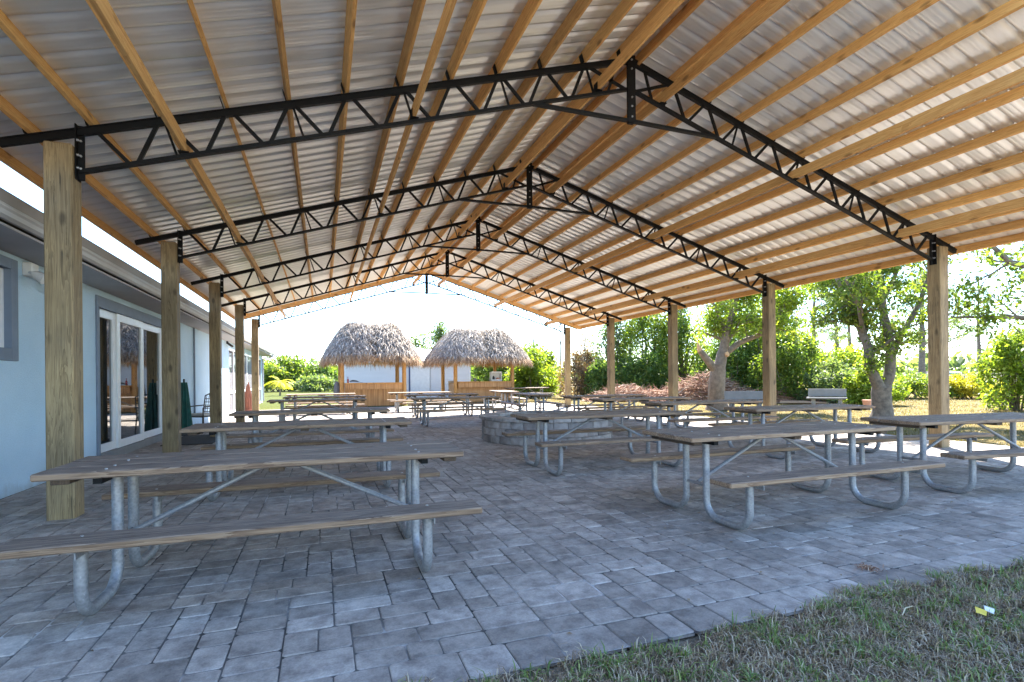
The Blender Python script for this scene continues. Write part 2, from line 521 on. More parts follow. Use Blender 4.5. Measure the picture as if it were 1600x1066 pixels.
m = NT('pit_block')
g = m.n('NewGeometry'); nb = m.noise(m.coord(), 6, 4); nf = m.noise(m.coord(jit=False), 70, 3)
c = m.ramp(g.outputs['Random Per Island'], [(0, (0.24, 0.215, 0.20)), (0.5, (0.35, 0.32, 0.295)), (1, (0.46, 0.42, 0.39))])
c = m.mix(1.0, c, m.ramp(nb, [(0.35, (0.7, 0.68, 0.68)), (0.7, (1.2, 1.2, 1.2))]), 'MULTIPLY')
m.color(c); m.set(Roughness=0.9); m.bump(m.math('ADD', nf, nb), 0.6, 0.012)
M['block'] = m.mat


# ------------------------------------------------------------------ ground and patio
PX0, PX1, PY0, PY1 = -3.31, 11.25, 2.12, 25.0
gm = MB()
gm.add([(-400, -300, -0.03), (500, -300, -0.03), (500, 600, -0.03), (-400, 600, -0.03)], [(0, 1, 2, 3)])
tag(gm.build('lawn', M['lawn']), kind='structure')
gm = MB()
gm.add([(PX0, PY0, -0.005), (PX1, PY0, -0.005), (PX1, PY1, -0.005), (PX0, PY1, -0.005)], [(0, 1, 2, 3)])
tag(gm.build('joint_bed', M['sand']), kind='structure')


def pavers():
    U = 0.078
    nx = int(round((PX1 - PX0) / U)); y0 = PY0 + 0.24
    ny = int(round((PY1 - y0) / U))
    occ = np.zeros((ny, nx), bool)
    rng = random.Random(5)
    out = []
    x = 0.0
    while x < nx * U - 0.05:                       # border course along the front edge
        wv = rng.choice([0.16, 0.23, 0.23, 0.31])
        wv = min(wv, nx * U - x)
        out.append((PX0 + x, PY0, wv, 0.24)); x += wv
    for j in range(ny):
        i = 0
        while i < nx:
            if occ[j, i]: i += 1; continue
            run = 1
            while i + run < nx and not occ[j, i + run] and run < 9: run += 1
            opts = [q for q in ((3, 2), (3, 2), (3, 3), (4, 3), (4, 2), (2, 2), (2, 3)) if q[0] <= run and run - q[0] != 1]
            if not opts: opts = [(run, 2)] if run <= 3 else [(2, 2)]
            wq, hq = rng.choice(opts)
            hq = min(hq, ny - j)
            occ[j:j + hq, i:i + wq] = True
            out.append((PX0 + i * U, y0 + j * U, wq * U, hq * U))
            i += wq
    V = []; F = []
    for (x, y, wv, hv) in out:
        g = 0.0022 + rng.random() * 0.0022
        b = 0.005
        tz = rng.uniform(-0.0018, 0.0018)
        tilt = [rng.uniform(-0.0012, 0.0012) for _ in range(4)]
        jj = lambda: rng.uniform(-0.0015, 0.0015)
        xa, xb, ya, yb = x + g + jj(), x + wv - g + jj(), y + g + jj(), y + hv - g + jj()
        n = len(V)
        c = 0.012
        for (inset, z, cc) in ((0, -0.02, c), (0, -b * 0.8, c), (b, 0.0, c + 0.004)):
            for q, (px, py, sx, sy) in enumerate(((xa, ya, 1, 1), (xb, ya, -1, 1), (xb, yb, -1, -1), (xa, yb, 1, -1))):
                t = (tilt[q] + tz) if z > -0.015 else 0
                a1 = (px + sx * inset, py + sy * (inset + cc), z + t); a2 = (px + sx * (inset + cc), py + sy * inset, z + t)
                V += [a1, a2] if q in (0, 2) else [a2, a1]
        for lv in range(2):
            for k in range(8):
                k2 = (k + 1) % 8
                F.append((n + lv * 8 + k, n + lv * 8 + k2, n + lv * 8 + 8 + k2, n + lv * 8 + 8 + k))
        F.append(tuple(n + 16 + k for k in range(8)))
    me = bpy.data.meshes.new('patio'); me.from_pydata(V, [], F); me.materials.append(M['paver']); me.update()
    o = bpy.data.objects.new('patio', me); COL.objects.link(o)
    tag(o, kind='structure')


pavers()

# ------------------------------------------------------------------ pavilion
XM, XL, XR, PA = 3.91, -2.173, 9.99, 0.217
HP = 3.478
TY = [6.04 + 3.673 * k for k in range(5)]
SL = 0.31
ROOF0, ROOF1 = 2.85, 21.05
pav = thing('pavilion', 'large open gable pavilion with timber posts, black steel trusses and ribbed metal roof', 'pavilion', (XM, 13.0, 0))
PO = Vector((XM, 13.0, 0))


def P_(x, y, z): return Vector((x, y, z)) - PO


def ztop(x): return 5.50 - SL * abs(x - XM)      # top chord centre line


SA = math.atan(SL)
# posts
rngp = random.Random(3)
for k, y in enumerate(TY):
    for sx in (-1, 1):
        x = (XL - PA / 2) if sx < 0 else (XR + PA / 2)
        b = MB()
        b.box((0, 0, HP / 2 - 0.02), (PA, PA, HP + 0.04), None, 0.012)
        o = b.build('post', M['post'], pav)
        o.location = P_(x, y, 0)
        # steel mounting bracket on the inner face
        xi = XL + 0.005 if sx < 0 else XR - 0.005
        q = MB()
        q.box((xi - sx * 0.030, y, 3.43), (0.060, 0.012, 0.52), None, 0.002)
        q.box((xi - sx * 0.003, y, 3.43), (0.010, 0.11, 0.52))
        for zz in (3.28, 3.40, 3.54):
            q.tube([(xi - sx * 0.004, y - 0.035, zz), (xi - sx * 0.024, y - 0.035, zz)], 0.012, 6, 1)
            q.tube([(xi - sx * 0.032, y - 0.006, zz), (xi - sx * 0.032, y - 0.022, zz)], 0.011, 6, 1)
        q.v = [tuple(Vector(vv) - Vector((x, y, 0))) for vv in q.v]
        q.build('bracket', [M['black'], M['bolt']], o)
OFFS = [0.70, 1.29, 1.88, 2.47, 3.06, 3.65, 4.24, 4.83, 5.42, 5.98]
# trusses
for k, y in enumerate(TY):
    t = MB(); kp = MB(); tie = MB()
    for sx in (-1, 1):
        X = lambda o_: XM + sx * o_
        oe = 6.66
        # top chord: two angles back to back
        t.beam(P_(X(0.02), y, ztop(X(0.02))), P_(X(oe), y, ztop(X(oe))), 0.05, 0.058)
        t.beam(P_(X(0.02), y, ztop(X(0.02)) + 0.035), P_(X(oe), y, ztop(X(oe)) + 0.035), 0.078, 0.010)
        zb = lambda o_: ztop(X(o_)) - 0.365
        ob = 6.05
        t.beam(P_(X(0.03), y, zb(0.03)), P_(X(ob), y, zb(ob)), 0.04, 0.032)
        t.beam(P_(X(0.03), y, zb(0.03) - 0.020), P_(X(ob), y, zb(ob) - 0.020), 0.062, 0.008)
        for i, o_ in enumerate(OFFS[:-1]):
            ot, obt = o_, o_ + 0.17
            wv = 0.036
            t.beam(P_(X(ot), y, ztop(X(ot))), P_(X(obt), y, zb(obt)), wv, 0.028, (0, 1, 0))
            on = (OFFS[i - 1] + 0.30) if i else 0.14
            t.beam(P_(X(ot - 0.07), y, ztop(X(ot - 0.07))), P_(X(on - 0.06), y, zb(on - 0.06)), wv, 0.026, (0, 1, 0))
            if i % 2 == 0:
                t.beam(P_(X(ot - 0.05), y + 0.02, ztop(X(ot - 0.05))), P_(X(ot - 0.16), y + 0.02, zb(ot - 0.16)), 0.022, 0.022, (0, 1, 0))
        lo = OFFS[-2] + 0.30
        t.beam(P_(X(5.93), y, ztop(X(5.93))), P_(X(lo - 0.06), y, zb(lo - 0.06)), 0.036, 0.028, (0, 1, 0))
        t.beam(P_(X(0.22), y, ztop(X(0.22))), P_(X(0.34), y, zb(0.34)), 0.03, 0.026, (0, 1, 0))
        # purlin clips
        for o_ in [0.14] + OFFS + [6.45]:
            t.box(P_(X(o_ + 0.03), y, ztop(X(o_)) + 0.10), (0.008, 0.075, 0.11), Matrix.Rotation(sx * SA, 3, 'Y'))
        for o_ in (0.5, 2.9, 5.2):
            t.box(P_(X(o_ + 0.025), y, zb(o_) + 0.075), (0.008, 0.09, 0.11))
            t.box(P_(X(o_), y, zb(o_) + 0.030), (0.10, 0.10, 0.008))
        tie.beam(P_(X(0.0), y, 4.70), P_(X(1.44), y, zb(1.44)), 0.06, 0.035)
    tr = t.build('truss', M['black'], pav)
    kp.box(P_(XM, y, 5.12), (0.085, 0.05, 0.92), None, 0.003)
    kp.box(P_(XM, y - 0.03, 5.12), (0.12, 0.012, 0.90))
    for zz in (5.50, 5.38, 5.0, 4.88, 4.74):
        kp.tube([P_(XM, y - 0.036, zz), P_(XM, y - 0.05, zz)], 0.013, 6, 1)
    kp.build('king_post', [M['black'], M['bolt']], tr)
    tie.build('tie_bar', M['black'], tr)
# purlins
for sx in (-1, 1):
    Mr = Matrix.Rotation(sx * SA, 3, 'Y')
    for o_ in [0.14] + OFFS + [6.45, 6.86]:
        x = XM + sx * o_
        hgt = 0.19 if o_ < 0.3 else 0.138
        b = MB()
        zc = ztop(x) + 0.056 + 0.07 - (0.03 if o_ < .3 else 0)
        ys = [ROOF0] + TY + [ROOF1 - 0.03]
        b.box((0, (ROOF0 + ROOF1) / 2 - 13.0, 0), (0.039, ROOF1 - ROOF0 - 0.06, hgt), None, 0.003)
        o = b.build('purlin', M['pine'], pav)
        o.rotation_euler = (0, sx * SA, 0)
        o.location = (sx * o_, 0, zc)
    for o_ in (0.5, 2.9, 5.2):
        x = XM + sx * o_
        zc = ztop(x) - 0.365 + 0.035 + 0.07
        b = MB()
        b.box((0, (ROOF0 + 20.95) / 2 - 13.0, 0), (0.039, 20.95 - ROOF0, 0.138), None, 0.003)
        o = b.build('lower_brace', M['pine'], pav)
        o.location = (sx * o_, 0, zc)
    b = MB()
    yb = 20.62
    xa, xb = XM + sx * 0.02, XM + sx * 6.80
    b.beam(P_(xa, yb, ztop(xa) + 0.06), P_(xb, yb, ztop(xb) + 0.06), 0.038, 0.15, ch=0.003)
    b.build('rake_board', M['rake'], pav)
# ribbed roof sheets: profile along y, swept down the slope
prof = []
yy = ROOF0
while yy < ROOF1 - 0.05:
    prof += [(yy, 0.028), (yy + 0.010, 0.028), (yy + 0.024, 0.0), (yy + 0.085, 0.0), (yy + 0.092, 0.0015), (yy + 0.099, 0.0), (yy + 0.150, 0.0), (yy + 0.157, 0.0015), (yy + 0.164, 0.0), (yy + 0.2046, 0.0), (yy + 0.2186, 0.028)]
    yy += 0.2286
prof.append((yy, 0.028))
prof = np.array(prof)
for sx in (-1, 1):
    offs = np.array([0.0, 1.7, 3.4, 5.1, 6.93])
    V = []
    for o_ in offs:
        x = XM + sx * o_
        zz = ztop(x) + 0.056 + 0.1420
        V.append(np.stack([np.full(len(prof), sx * o_), prof[:, 0] - 13.0, zz + prof[:, 1]], 1))
    V = np.concatenate(V); n = len(prof)
    F = []
    for i in range(len(offs) - 1):
        a = i * n + np.arange(n - 1)
        F.append(np.stack([a, a + 1, a + n + 1, a + n], 1))
    npmesh('roof_sheet', V, np.concatenate(F), M['sheet'], pav)
b = MB()
b.add([P_(XM - 0.18, ROOF0, ztop(XM) + 0.172), P_(XM, ROOF0, ztop(XM) + 0.235), P_(XM + 0.18, ROOF0, ztop(XM) + 0.172),
       P_(XM - 0.18, ROOF1, ztop(XM) + 0.172), P_(XM, ROOF1, ztop(XM) + 0.235), P_(XM + 0.18, ROOF1, ztop(XM) + 0.172)], [(0, 1, 4, 3), (1, 2, 5, 4)])
b.build('ridge_cap', M['sheet'], pav)

# ------------------------------------------------------------------ house
HX = -3.31
hs = thing('house', 'single storey pale blue stucco house with wide eaves along the left side of the patio', 'house', (HX, 12, 0))
HO = Vector((HX, 12, 0))
hb = lambda *a: None


def hbox(mbx, x0, x1, y0, y1, z0, z1, ch=0, mi=0):
    return mbx.box(Vector(((x0 + x1) / 2, (y0 + y1) / 2, (z0 + z1) / 2)) - HO, (abs(x1 - x0), abs(y1 - y0), abs(z1 - z0)), None, ch, mi)


WT = 2.72
b = MB()
hbox(b, HX - 0.2, HX, -4, 6.0, 0, WT)
hbox(b, HX - 0.2, HX, 6.0, 7.45, 0, 1.6); hbox(b, HX - 0.2, HX, 6.0, 7.45, 2.6, WT)
hbox(b, HX - 0.2, HX, 7.45, 9.90, 0, WT)
hbox(b, HX - 0.2, HX, 9.90, 14.5, 2.45, WT); hbox(b, HX - 0.2, HX, 9.90, 14.5, 0, 0.10)
hbox(b, HX - 0.2, HX, 14.5, 22.0, 0, WT)
hbox(b, HX - 0.2, HX, 22.0, 33.0, 2.52, WT)
hbox(b, HX - 0.28, HX, 33.0, 33.35, 0, WT)
hbox(b, HX - 9, HX - 0.2, 32.8, 33.0, 0, WT) if False else None
hbox(b, HX - 9, HX - 3.2, 21.8, 33.1, 0, WT)
hbox(b, HX - 3.2, HX - 0.2, 21.8, 22.0, 0, WT)
hbox(b, HX - 9, HX - 0.2, -4.2, -4.0, 0, WT)
hbox(b, HX - 9, HX - 8.8, -4.0, 21.8, 0, WT)
b.build('wall', M['stucco'], hs)
b = MB()
# roof: hip from eave z 3.03
e = (-13.5, -2.74, -5.0, 35.1); zr = 3.04
rv = [(e[0], e[2], zr), (e[1], e[2], zr), (e[1], e[3], zr), (e[0], e[3], zr), (-8.1, 0.4, 4.55), (-8.1, 29.7, 4.55)]
b.add([Vector(q) - HO for q in rv], [(0, 1, 4), (1, 2, 5, 4), (2, 3, 5), (3, 0, 4, 5)])
rf = b.build('roof', M['shingle'], hs)
b = MB()
hbox(b, -2.78, -2.745, -5.0, 35.1, 2.90, 3.035)
hbox(b, -13.5, -2.78, 35.065, 35.1, 2.90, 3.035)
b.build('fascia', M['fascia'], hs)
b = MB()
# gutter with a lip profile
gp = [(-2.745, 2.885), (-2.70, 2.895), (-2.69, 2.885), (-2.69, 2.86), (-2.705, 2.84), (-2.715, 2.80), (-2.745, 2.775), (-2.78, 2.775), (-2.78, 2.885)]
n = len(gp)
vs = [Vector((x, yq, z)) - HO for yq in (-5.0, 35.1) for x, z in gp]
b.add(vs, [(i, (i + 1) % n, n + (i + 1) % n, n + i) for i in range(n)] + [tuple(range(n)), tuple(range(n, 2 * n))])
b.build('gutter', M['gutter'], hs)
b = MB()
hbox(b, HX - 0.2, -2.78, -5.0, 35.06, 2.725, 2.75)
hbox(b, -13, HX - 0.2, 33.1, 35.06, 2.725, 2.75)
b.build('soffit', M['soffit'], hs)
# window
b = MB()
hbox(b, HX - 0.05, HX + 0.03, 5.9, 6.08, 1.51, 2.66, 0.004); hbox(b, HX - 0.05, HX + 0.03, 7.42, 7.56, 1.51, 2.66, 0.004)
hbox(b, HX - 0.05, HX + 0.03, 6.08, 7.42, 1.51, 1.65, 0.004); hbox(b, HX - 0.05, HX + 0.03, 6.08, 7.42, 2.54, 2.66, 0.004)
wn = b.build('window', M['trimblue'], hs)
b = MB(); hbox(b, HX - 0.09, HX - 0.08, 6.08, 7.42, 1.65, 2.54); b.build('pane', M['glass'], wn)
b = MB(); hbox(b, HX - 0.07, HX - 0.04, 6.08, 7.42, 1.65, 1.70); hbox(b, HX - 0.07, HX - 0.04, 7.37, 7.42, 1.70, 2.54); hbox(b, HX - 0.07, HX - 0.04, 6.08, 7.37, 2.08, 2.12); b.build('frame', M['white'], wn)
# sliding door
b = MB()
hbox(b, HX - 0.02, HX + 0.025, 9.80, 14.60, 2.44, 2.62, 0.004)
hbox(b, HX - 0.02, HX + 0.025, 9.80, 9.90, 0.0, 2.44, 0.004); hbox(b, HX - 0.02, HX + 0.025, 14.50, 14.60, 0.0, 2.44, 0.004)
b.build('door_trim', M['trimblue'], hs)
b = MB()
hbox(b, HX - 0.12, HX + 0.05, 9.90, 14.50, 0.0, 0.13, 0.005)
b.build('door_sill', M['concrete'], hs)
panels = [(9.90, 10.74, 0.055), (10.74, 12.11, 0.025), (12.11, 13.48, 0.055), (13.48, 14.50, 0.025)]
for (ya, yb_, dx) in panels:
    fr = MB(); xs = HX - dx; s_ = 0.13
    z0, z1 = 0.13, 2.44
    hbox(fr, xs - 0.03, xs + 0.02, ya, ya + s_, z0, z1, 0.004); hbox(fr, xs - 0.03, xs + 0.02, yb_ - s_, yb_, z0, z1, 0.004)
    hbox(fr, xs - 0.03, xs + 0.02, ya + s_, yb_ - s_, z0, z0 + 0.13, 0.004); hbox(fr, xs - 0.03, xs + 0.02, ya + s_, yb_ - s_, z1 - 0.13, z1, 0.004)
    o = fr.build('sliding_door', M['white'], hs)
    g = MB(); hbox(g, xs - 0.016, xs - 0.006, ya + s_, yb_ - s_, z0 + 0.13, z1 - 0.13); g.build('pane', M['glass'], o)
    if abs(ya - 12.11) < .01:
        g = MB(); hbox(g, xs + 0.02, xs + 0.05, yb_ - 0.09, yb_ - 0.05, 0.98, 1.28, 0.005); g.build('handle', M['white'], o)
# screened porch
ys = [22.0, 23.3, 25.2, 27.2, 29.2, 31.2, 33.0]
for i in range(6):
    a_, c_ = ys[i], ys[i + 1]
    fr = MB()
    hbox(fr, HX - 0.10, HX - 0.03, a_, a_ + 0.08, 0, 2.52); hbox(fr, HX - 0.10, HX - 0.03, c_ - 0.06, c_, 0, 2.52)
    hbox(fr, HX - 0.10, HX - 0.03, a_ + 0.08, c_ - 0.06, 0.78, 0.88); hbox(fr, HX - 0.10, HX - 0.03, a_ + 0.08, c_ - 0.06, 0, 0.08); hbox(fr, HX - 0.10, HX - 0.03, a_ + 0.08, c_ - 0.06, 2.44, 2.52)
    o = fr.build('screen_frame', M['white'], hs)
    g = MB(); hbox(g, HX - 0.07, HX - 0.06, a_ + 0.08, c_ - 0.06, 0.08, 0.78); hbox(g, HX - 0.07, HX - 0.06, a_ + 0.08, c_ - 0.06, 0.88, 2.44); g.build('screen', M['screen'], o)
b = MB(); b.tube([Vector((HX + 0.03, 16.25, 0.3)) - HO, Vector((HX + 0.03, 16.25, 2.72)) - HO], 0.022, 8); b.build('conduit', M['trimblue'], hs)
# downspout at the far corner
b = MB(); b.tube([Vector(q) - HO for q in ((-2.74, 33.6, 2.80), (-2.80, 33.5, 2.66), (HX + 0.04, 33.25, 2.50), (HX + 0.06, 33.2, 0.1))], 0.05, 8); b.build('downspout', M['gutter'], hs)
# flood light
b = MB()
hbox(b, HX, HX + 0.10, 7.70, 7.86, 2.52, 2.68, 0.01)
fl = b.build('flood_light', M['white_out'], hs)
for q in (7.60, 7.95):
    b = MB()
    p0 = Vector((HX + 0.08, 7.78 + (q - 7.78) * 0.5, 2.56)) - HO; p1 = Vector((HX + 0.15, q, 2.53)) - HO; p2 = Vector((HX + 0.26, q, 2.47)) - HO
    b.tube([p0, p1], 0.015, 8); b.tube([p1, p1.lerp(p2, 0.4), p2], [0.035, 0.055, 0.068], 12)
    b.build('lamp_head', M['white_out'], fl, smooth=True)
b = MB()
hbox(b, HX, HX + 0.06, 21.45, 21.55, 2.62, 2.72, 0.01)
b.tube([Vector((HX + 0.05, 21.5, 2.64)) - HO, Vector((HX + 0.22, 21.3, 2.52)) - HO], 0.04, 8)
b.build('security_camera', M['iron'], hs)

# ------------------------------------------------------------------ thatched huts
def rsurf(phi, t, a0, b0, a1, b1, z0, z1, pw=0.62):
    k = (1 - t) ** pw
    a = a1 + (a0 - a1) * k; b_ = b1 + (b0 - b1) * k
    c, s = math.cos(phi), math.sin(phi)
    e_ = 0.62
    x = a * math.copysign(abs(c) ** e_, c); y = b_ * math.copysign(abs(s) ** e_, s)
    return Vector((x, y, z0 + (z1 - z0) * t))


def hut(name, label, x0, x1, y0, y1, a0, ztp, a1, seed, skew=0.0):
    cx, cy = (x0 + x1) / 2, (y0 + y1) / 2
    t = thing(name, label, 'tiki hut', (cx, cy, 0), 0, 'thatched tiki huts beyond the pavilion')
    hx, hy = (x1 - x0) / 2, (y1 - y0) / 2
    for sx in (-1, 1):
        for sy in (-1, 1):
            b = MB(); b.tube([(sx * hx, sy * hy, -0.02), (sx * hx, sy * hy, 1.2), (sx * hx, sy * hy, 2.5)], [0.115, 0.11, 0.10], 12)
            b.build('post', M['pole'], t, True)
    for sx in (-1, 1):
        b = MB(); b.beam((sx * hx, -hy - 0.3, 2.48), (sx * hx, hy + 0.3, 2.48), 0.10, 0.14); b.build('roof_beam', M['pole'], t)
    for sy in (-1, 1):
        b = MB(); b.beam((-hx - 0.3, sy * hy, 2.36), (hx + 0.3, sy * hy, 2.36), 0.10, 0.12); b.build('roof_beam', M['pole'], t)
    # counter round three sides
    b = MB(); b.box((0, -hy - 0.03, 1.10), (2 * hx - 0.2, 0.42, 0.05), None, 0.008); b.build('countertop', M['pole'], t)
    b = MB(); b.box((0, -hy - 0.15, 0.94), (2 * hx - 0.24, 0.06, 0.27)); b.build('apron', M['bamboo'], t)
    b = MB(); b.box((0, -hy + 0.06, 0.53), (2 * hx - 0.24, 0.05, 1.08)); b.build('front_panel', M['bamboo'], t)
    for sx in (-1, 1):
        b = MB(); b.box((sx * hx, -hy * 0.45, 0.53), (0.05, hy * 0.9, 1.06)); b.build('side_panel', M['bamboo'], t)
    # thatch
    b0 = hy + 1.0; b1 = 0.25; z0 = 2.30
    nphi, nt_ = 48, 10
    mb = MB()
    vs = [rsurf(2 * math.pi * i / nphi, j / nt_, a0, b0, a1, b1, z0, ztp) for j in range(nt_ + 1) for i in range(nphi)]
    fs = [(j * nphi + i, j * nphi + (i + 1) % nphi, (j + 1) * nphi + (i + 1) % nphi, (j + 1) * nphi + i) for j in range(nt_) for i in range(nphi)]
    fs.append(tuple(nt_ * nphi + i for i in range(nphi)))
    mb.add(vs, fs)
    core = mb.build('roof_core', M['core'], t, True)
    rg = random.Random(seed)

    def strips(n, tmin, tmax, lmin, lmax, wmin, wmax, lift, droop):
        V = []; F = []
        for _ in range(n):
            ph = rg.random() * 2 * math.pi
            tt = tmin + (tmax - tmin) * rg.random() ** 1.25
            p = rsurf(ph, tt, a0, b0, a1, b1, z0, ztp)
            d = rsurf(ph, max(0.0, tt - 0.06), a0, b0, a1, b1, z0, ztp) - rsurf(ph, min(1, tt + 0.0601 if tt < 0.93 else tt), a0, b0, a1, b1, z0, ztp)
            if d.length < 1e-5: d = Vector((p.x, p.y, -0.6))
            d.normalize()
            out = Vector((p.x / a0, p.y / b0, 0.45)).normalized()
            side = d.cross(out).normalized()
            d = (d + side * rg.gauss(0, 0.6) + out * rg.uniform(-0.1, 0.4)).normalized()
            side = d.cross(out).normalized() * math.cos(rg.gauss(0, 0.6)) + out * 0.3 * rg.gauss(0, 1)
            L = rg.uniform(lmin, lmax); wv = rg.uniform(wmin, wmax)
            s0 = p + out * rg.uniform(0.0, lift)
            q1 = s0 + d * L * 0.55 + out * 0.03
            q2 = s0 + d * L + Vector((0, 0, -droop * rg.random()))
            n0 = len(V)
            V += [s0 - side * wv * .4, s0 + side * wv * .4, q1 - side * wv * .5, q1 + side * wv * .5, q2 - side * wv * .12, q2 + side * wv * .12]
            F += [(n0, n0 + 1, n0 + 3, n0 + 2), (n0 + 2, n0 + 3, n0 + 5, n0 + 4)]
        return np.array([tuple(v_) for v_ in V]), np.array(F)
    V, F = strips(17000, 0.10, 1.0, 0.18, 0.46, 0.012, 0.034, 0.14, 0.10)
    npmesh('thatch', V, F, M['thatch'], t)
    V, F = strips(5200, 0.0, 0.13, 0.25, 0.50, 0.010, 0.03, 0.10, 0.20)
    npmesh('thatch_fringe', V, F, M['skirt'], t)
    return t


hut('tiki_hut', 'left thatched tiki hut with flat topped roof and a red bottle on its bamboo counter', 0.85, 3.80, 26.3, 28.9, 2.22, 4.12, 0.80, 21)
hut('tiki_hut', 'right thatched tiki hut with a domed roof and a black chair behind its bamboo counter', 6.83, 10.14, 28.0, 31.2, 2.78, 4.16, 0.95, 22)

# things in the huts
b = MB()
pts = [(0, 0, 0), (0, 0, 0.16), (0, 0, 0.20), (0, 0, 0.30)]
b.tube(pts, [0.042, 0.042, 0.016, 0.014], 12)
o = b.build('bottle', M['red'], None, True, (1.12, 26.25, 1.126)); tag(o, 'dark red bottle standing on the counter of the left tiki hut', 'bottle')
b = MB()
rg = random.Random(2)
nu, nv = 9, 6
vs = []
for i in range(nu):
    for j in range(nv):
        u_ = i / (nu - 1); v_ = j / (nv - 1)
        vs.append(((u_ - .5) * 0.62, (v_ - .5) * 0.3, (0.13 * math.sin(math.pi * min(1, u_ * 1.0 + 0.18)) * math.sin(math.pi * (0.1 + 0.8 * v_)) + rg.uniform(0, 0.015) + 0.004)))
fs = [(i * nv + j, (i + 1) * nv + j, (i + 1) * nv + j + 1, i * nv + j + 1) for i in range(nu - 1) for j in range(nv - 1)]
b.add(vs, fs)
o = b.build('cloth', M['grey_cloth'], None, True, (1.50, 26.28, 1.126)); tag(o, 'crumpled dark grey cloth on the left tiki hut counter beside the red bottle', 'cloth')
b = MB()
b.tube([(0, 0, 0), (0, 0, 0.15), (0.02, 0, 0.5), (0, 0.01, 0.72), (0, 0, 0.80)], [0.10, 0.17, 0.16, 0.10, 0.03], 10)
o = b.build('hanging_bag', M['grey_cloth'], None, True, (0.62, 26.6, 0.42)); tag(o, 'bulging dark grey bag hung on the left corner post of the left tiki hut', 'bag')
ch = thing('bar_chair', 'black padded chair with pale back behind the left side of the right tiki hut counter', 'chair', (7.05, 29.6, 0), R(160))
b = MB(); b.box((0, 0, 0.62), (0.46, 0.46, 0.09), None, 0.02); b.build('seat', M['iron'], ch)
b = MB(); b.box((0, 0.22, 0.92), (0.46, 0.06, 0.5), Matrix.Rotation(R(-10), 3, 'X'), 0.02); b.build('backrest', M['cushion'], ch)
for sx in (-1, 1):
    for sy in (-1, 1):
        b = MB(); b.tube([(sx * .19, sy * .19, 0.58), (sx * .22, sy * .22, 0)], 0.018, 8); b.build('leg', M['iron'], ch)
cr = thing('white_crate', 'white storage box with small things showing inside, on the counter of the right tiki hut', 'box', (9.2, 28.15, 1.125))
b = MB()
for (c_, s_) in (((0, 0, 0.02), (0.62, 0.36, 0.04)), ((0, 0.16, 0.28), (0.62, 0.03, 0.5)), ((-0.295, 0, 0.28), (0.03, 0.3, 0.5)), ((0.295, 0, 0.28), (0.03, 0.3, 0.5)), ((0, -0.165, 0.06), (0.62, 0.03, 0.08)), ((0, -0.165, 0.50), (0.62, 0.03, 0.08))):
    b.box(c_, s_, None, 0.004)
b.build('body', M['white_out'], cr)
b = MB(); b.tube([(-0.14, -0.05, 0.04), (-0.14, -0.05, 0.22), (-0.14, -0.05, 0.30)], [0.06, 0.06, 0.02], 10); b.build('jar', M['iron'], cr, True)
b = MB(); b.tube([(0.1, -0.05, 0.04), (0.1, -0.05, 0.12), (0.1, -0.05, 0.2)], [0.10, 0.12, 0.06], 10); b.build('pot', M['terracotta'], cr, True)
b = MB(); b.tube([(0, 0, 0), (0, 0, 0.1), (0, 0, 0.14)], [0.07, 0.09, 0.08], 10)
for q in range(7): b.tube([(0, 0, 0.12), (0.06 * math.cos(q), 0.06 * math.sin(q), 0.22 + 0.02 * (q % 3))], [0.02, 0.004], 4)
o = b.build('herb_pot', M['grey_cloth'], None, False, (7.95, 28.05, 1.126)); tag(o, 'small dark pot with sprigs on the left end of the right tiki hut counter', 'pot')

# ------------------------------------------------------------------ shed
sh = thing('shed', 'long white shed with lap siding and pale metal roof behind the two tiki huts', 'shed', (5.57, 36, 0))
SO = Vector((5.57, 36, 0))
b = MB()
x0, x1, d0, d1, ze = 1.30, 9.86, 0.0, 5.0, 2.52
nb_ = 14
for i in range(nb_):
    za, zb_ = i * ze / nb_, (i + 1) * ze / nb_
    for (xa, xb) in ((x0, 5.50), (7.0, x1)):
        b.add([Vector(q) - Vector((5.57, 0, 0)) for q in ((xa, -0.025, za), (xb, -0.025, za), (xb, -0.004, zb_), (xa, -0.004, zb_), (xa, 0, za), (xb, 0, za))], [(0, 1, 2, 3), (4, 5, 1, 0)])
b.box((6.25 - 5.57, 0.0, 2.34), (1.5, 0.02, 0.36))
b.box((x0 - 5.57 + 0.02, 2.5, ze / 2), (0.04, 5, ze)); b.box((x1 - 5.57 - 0.02, 2.5, ze / 2), (0.04, 5, ze)); b.box((0, 5, ze / 2), (x1 - x0, 0.04, ze))
for xx in (x0, x1):
    b.add([(xx - 5.57, 0, ze), (xx - 5.57, 5, ze), (xx - 5.57, 2.5, 3.45)], [(0, 1, 2)])
b.build('wall', M['siding'], sh)
b = MB()
b.add([(-4.5, -0.35, ze - 0.02), (4.5, -0.35, ze - 0.02), (4.5, 2.5, 3.50), (-4.5, 2.5, 3.50), (-4.5, 5.35, ze - 0.02), (4.5, 5.35, ze - 0.02)], [(0, 1, 2, 3), (3, 2, 5, 4)])
b.build('roof', M['roofwhite'], sh)
b = MB(); b.box((0, -0.36, ze - 0.05), (9.0, 0.03, 0.14)); b.build('fascia', M['soffit'], sh)
for xx in (x0 + 0.05, x1 - 0.05):
    b = MB(); b.box((xx - 5.57, -0.035, ze / 2), (0.12, 0.03, ze)); b.build('corner_trim', M['white_out'], sh)
b = MB(); b.box((6.29 - 5.57, -0.01, 1.08), (1.36, 0.04, 2.16)); dr = b.build('door', M['white_out'], sh)
for xx in (5.56, 6.95):
    b = MB(); b.box((xx - 5.57, -0.03, 1.1), (0.09 if xx < 6 else 0.03, 0.05, 2.2)); b.build('frame', M['navy'] if xx < 6 else M['white_out'], dr)
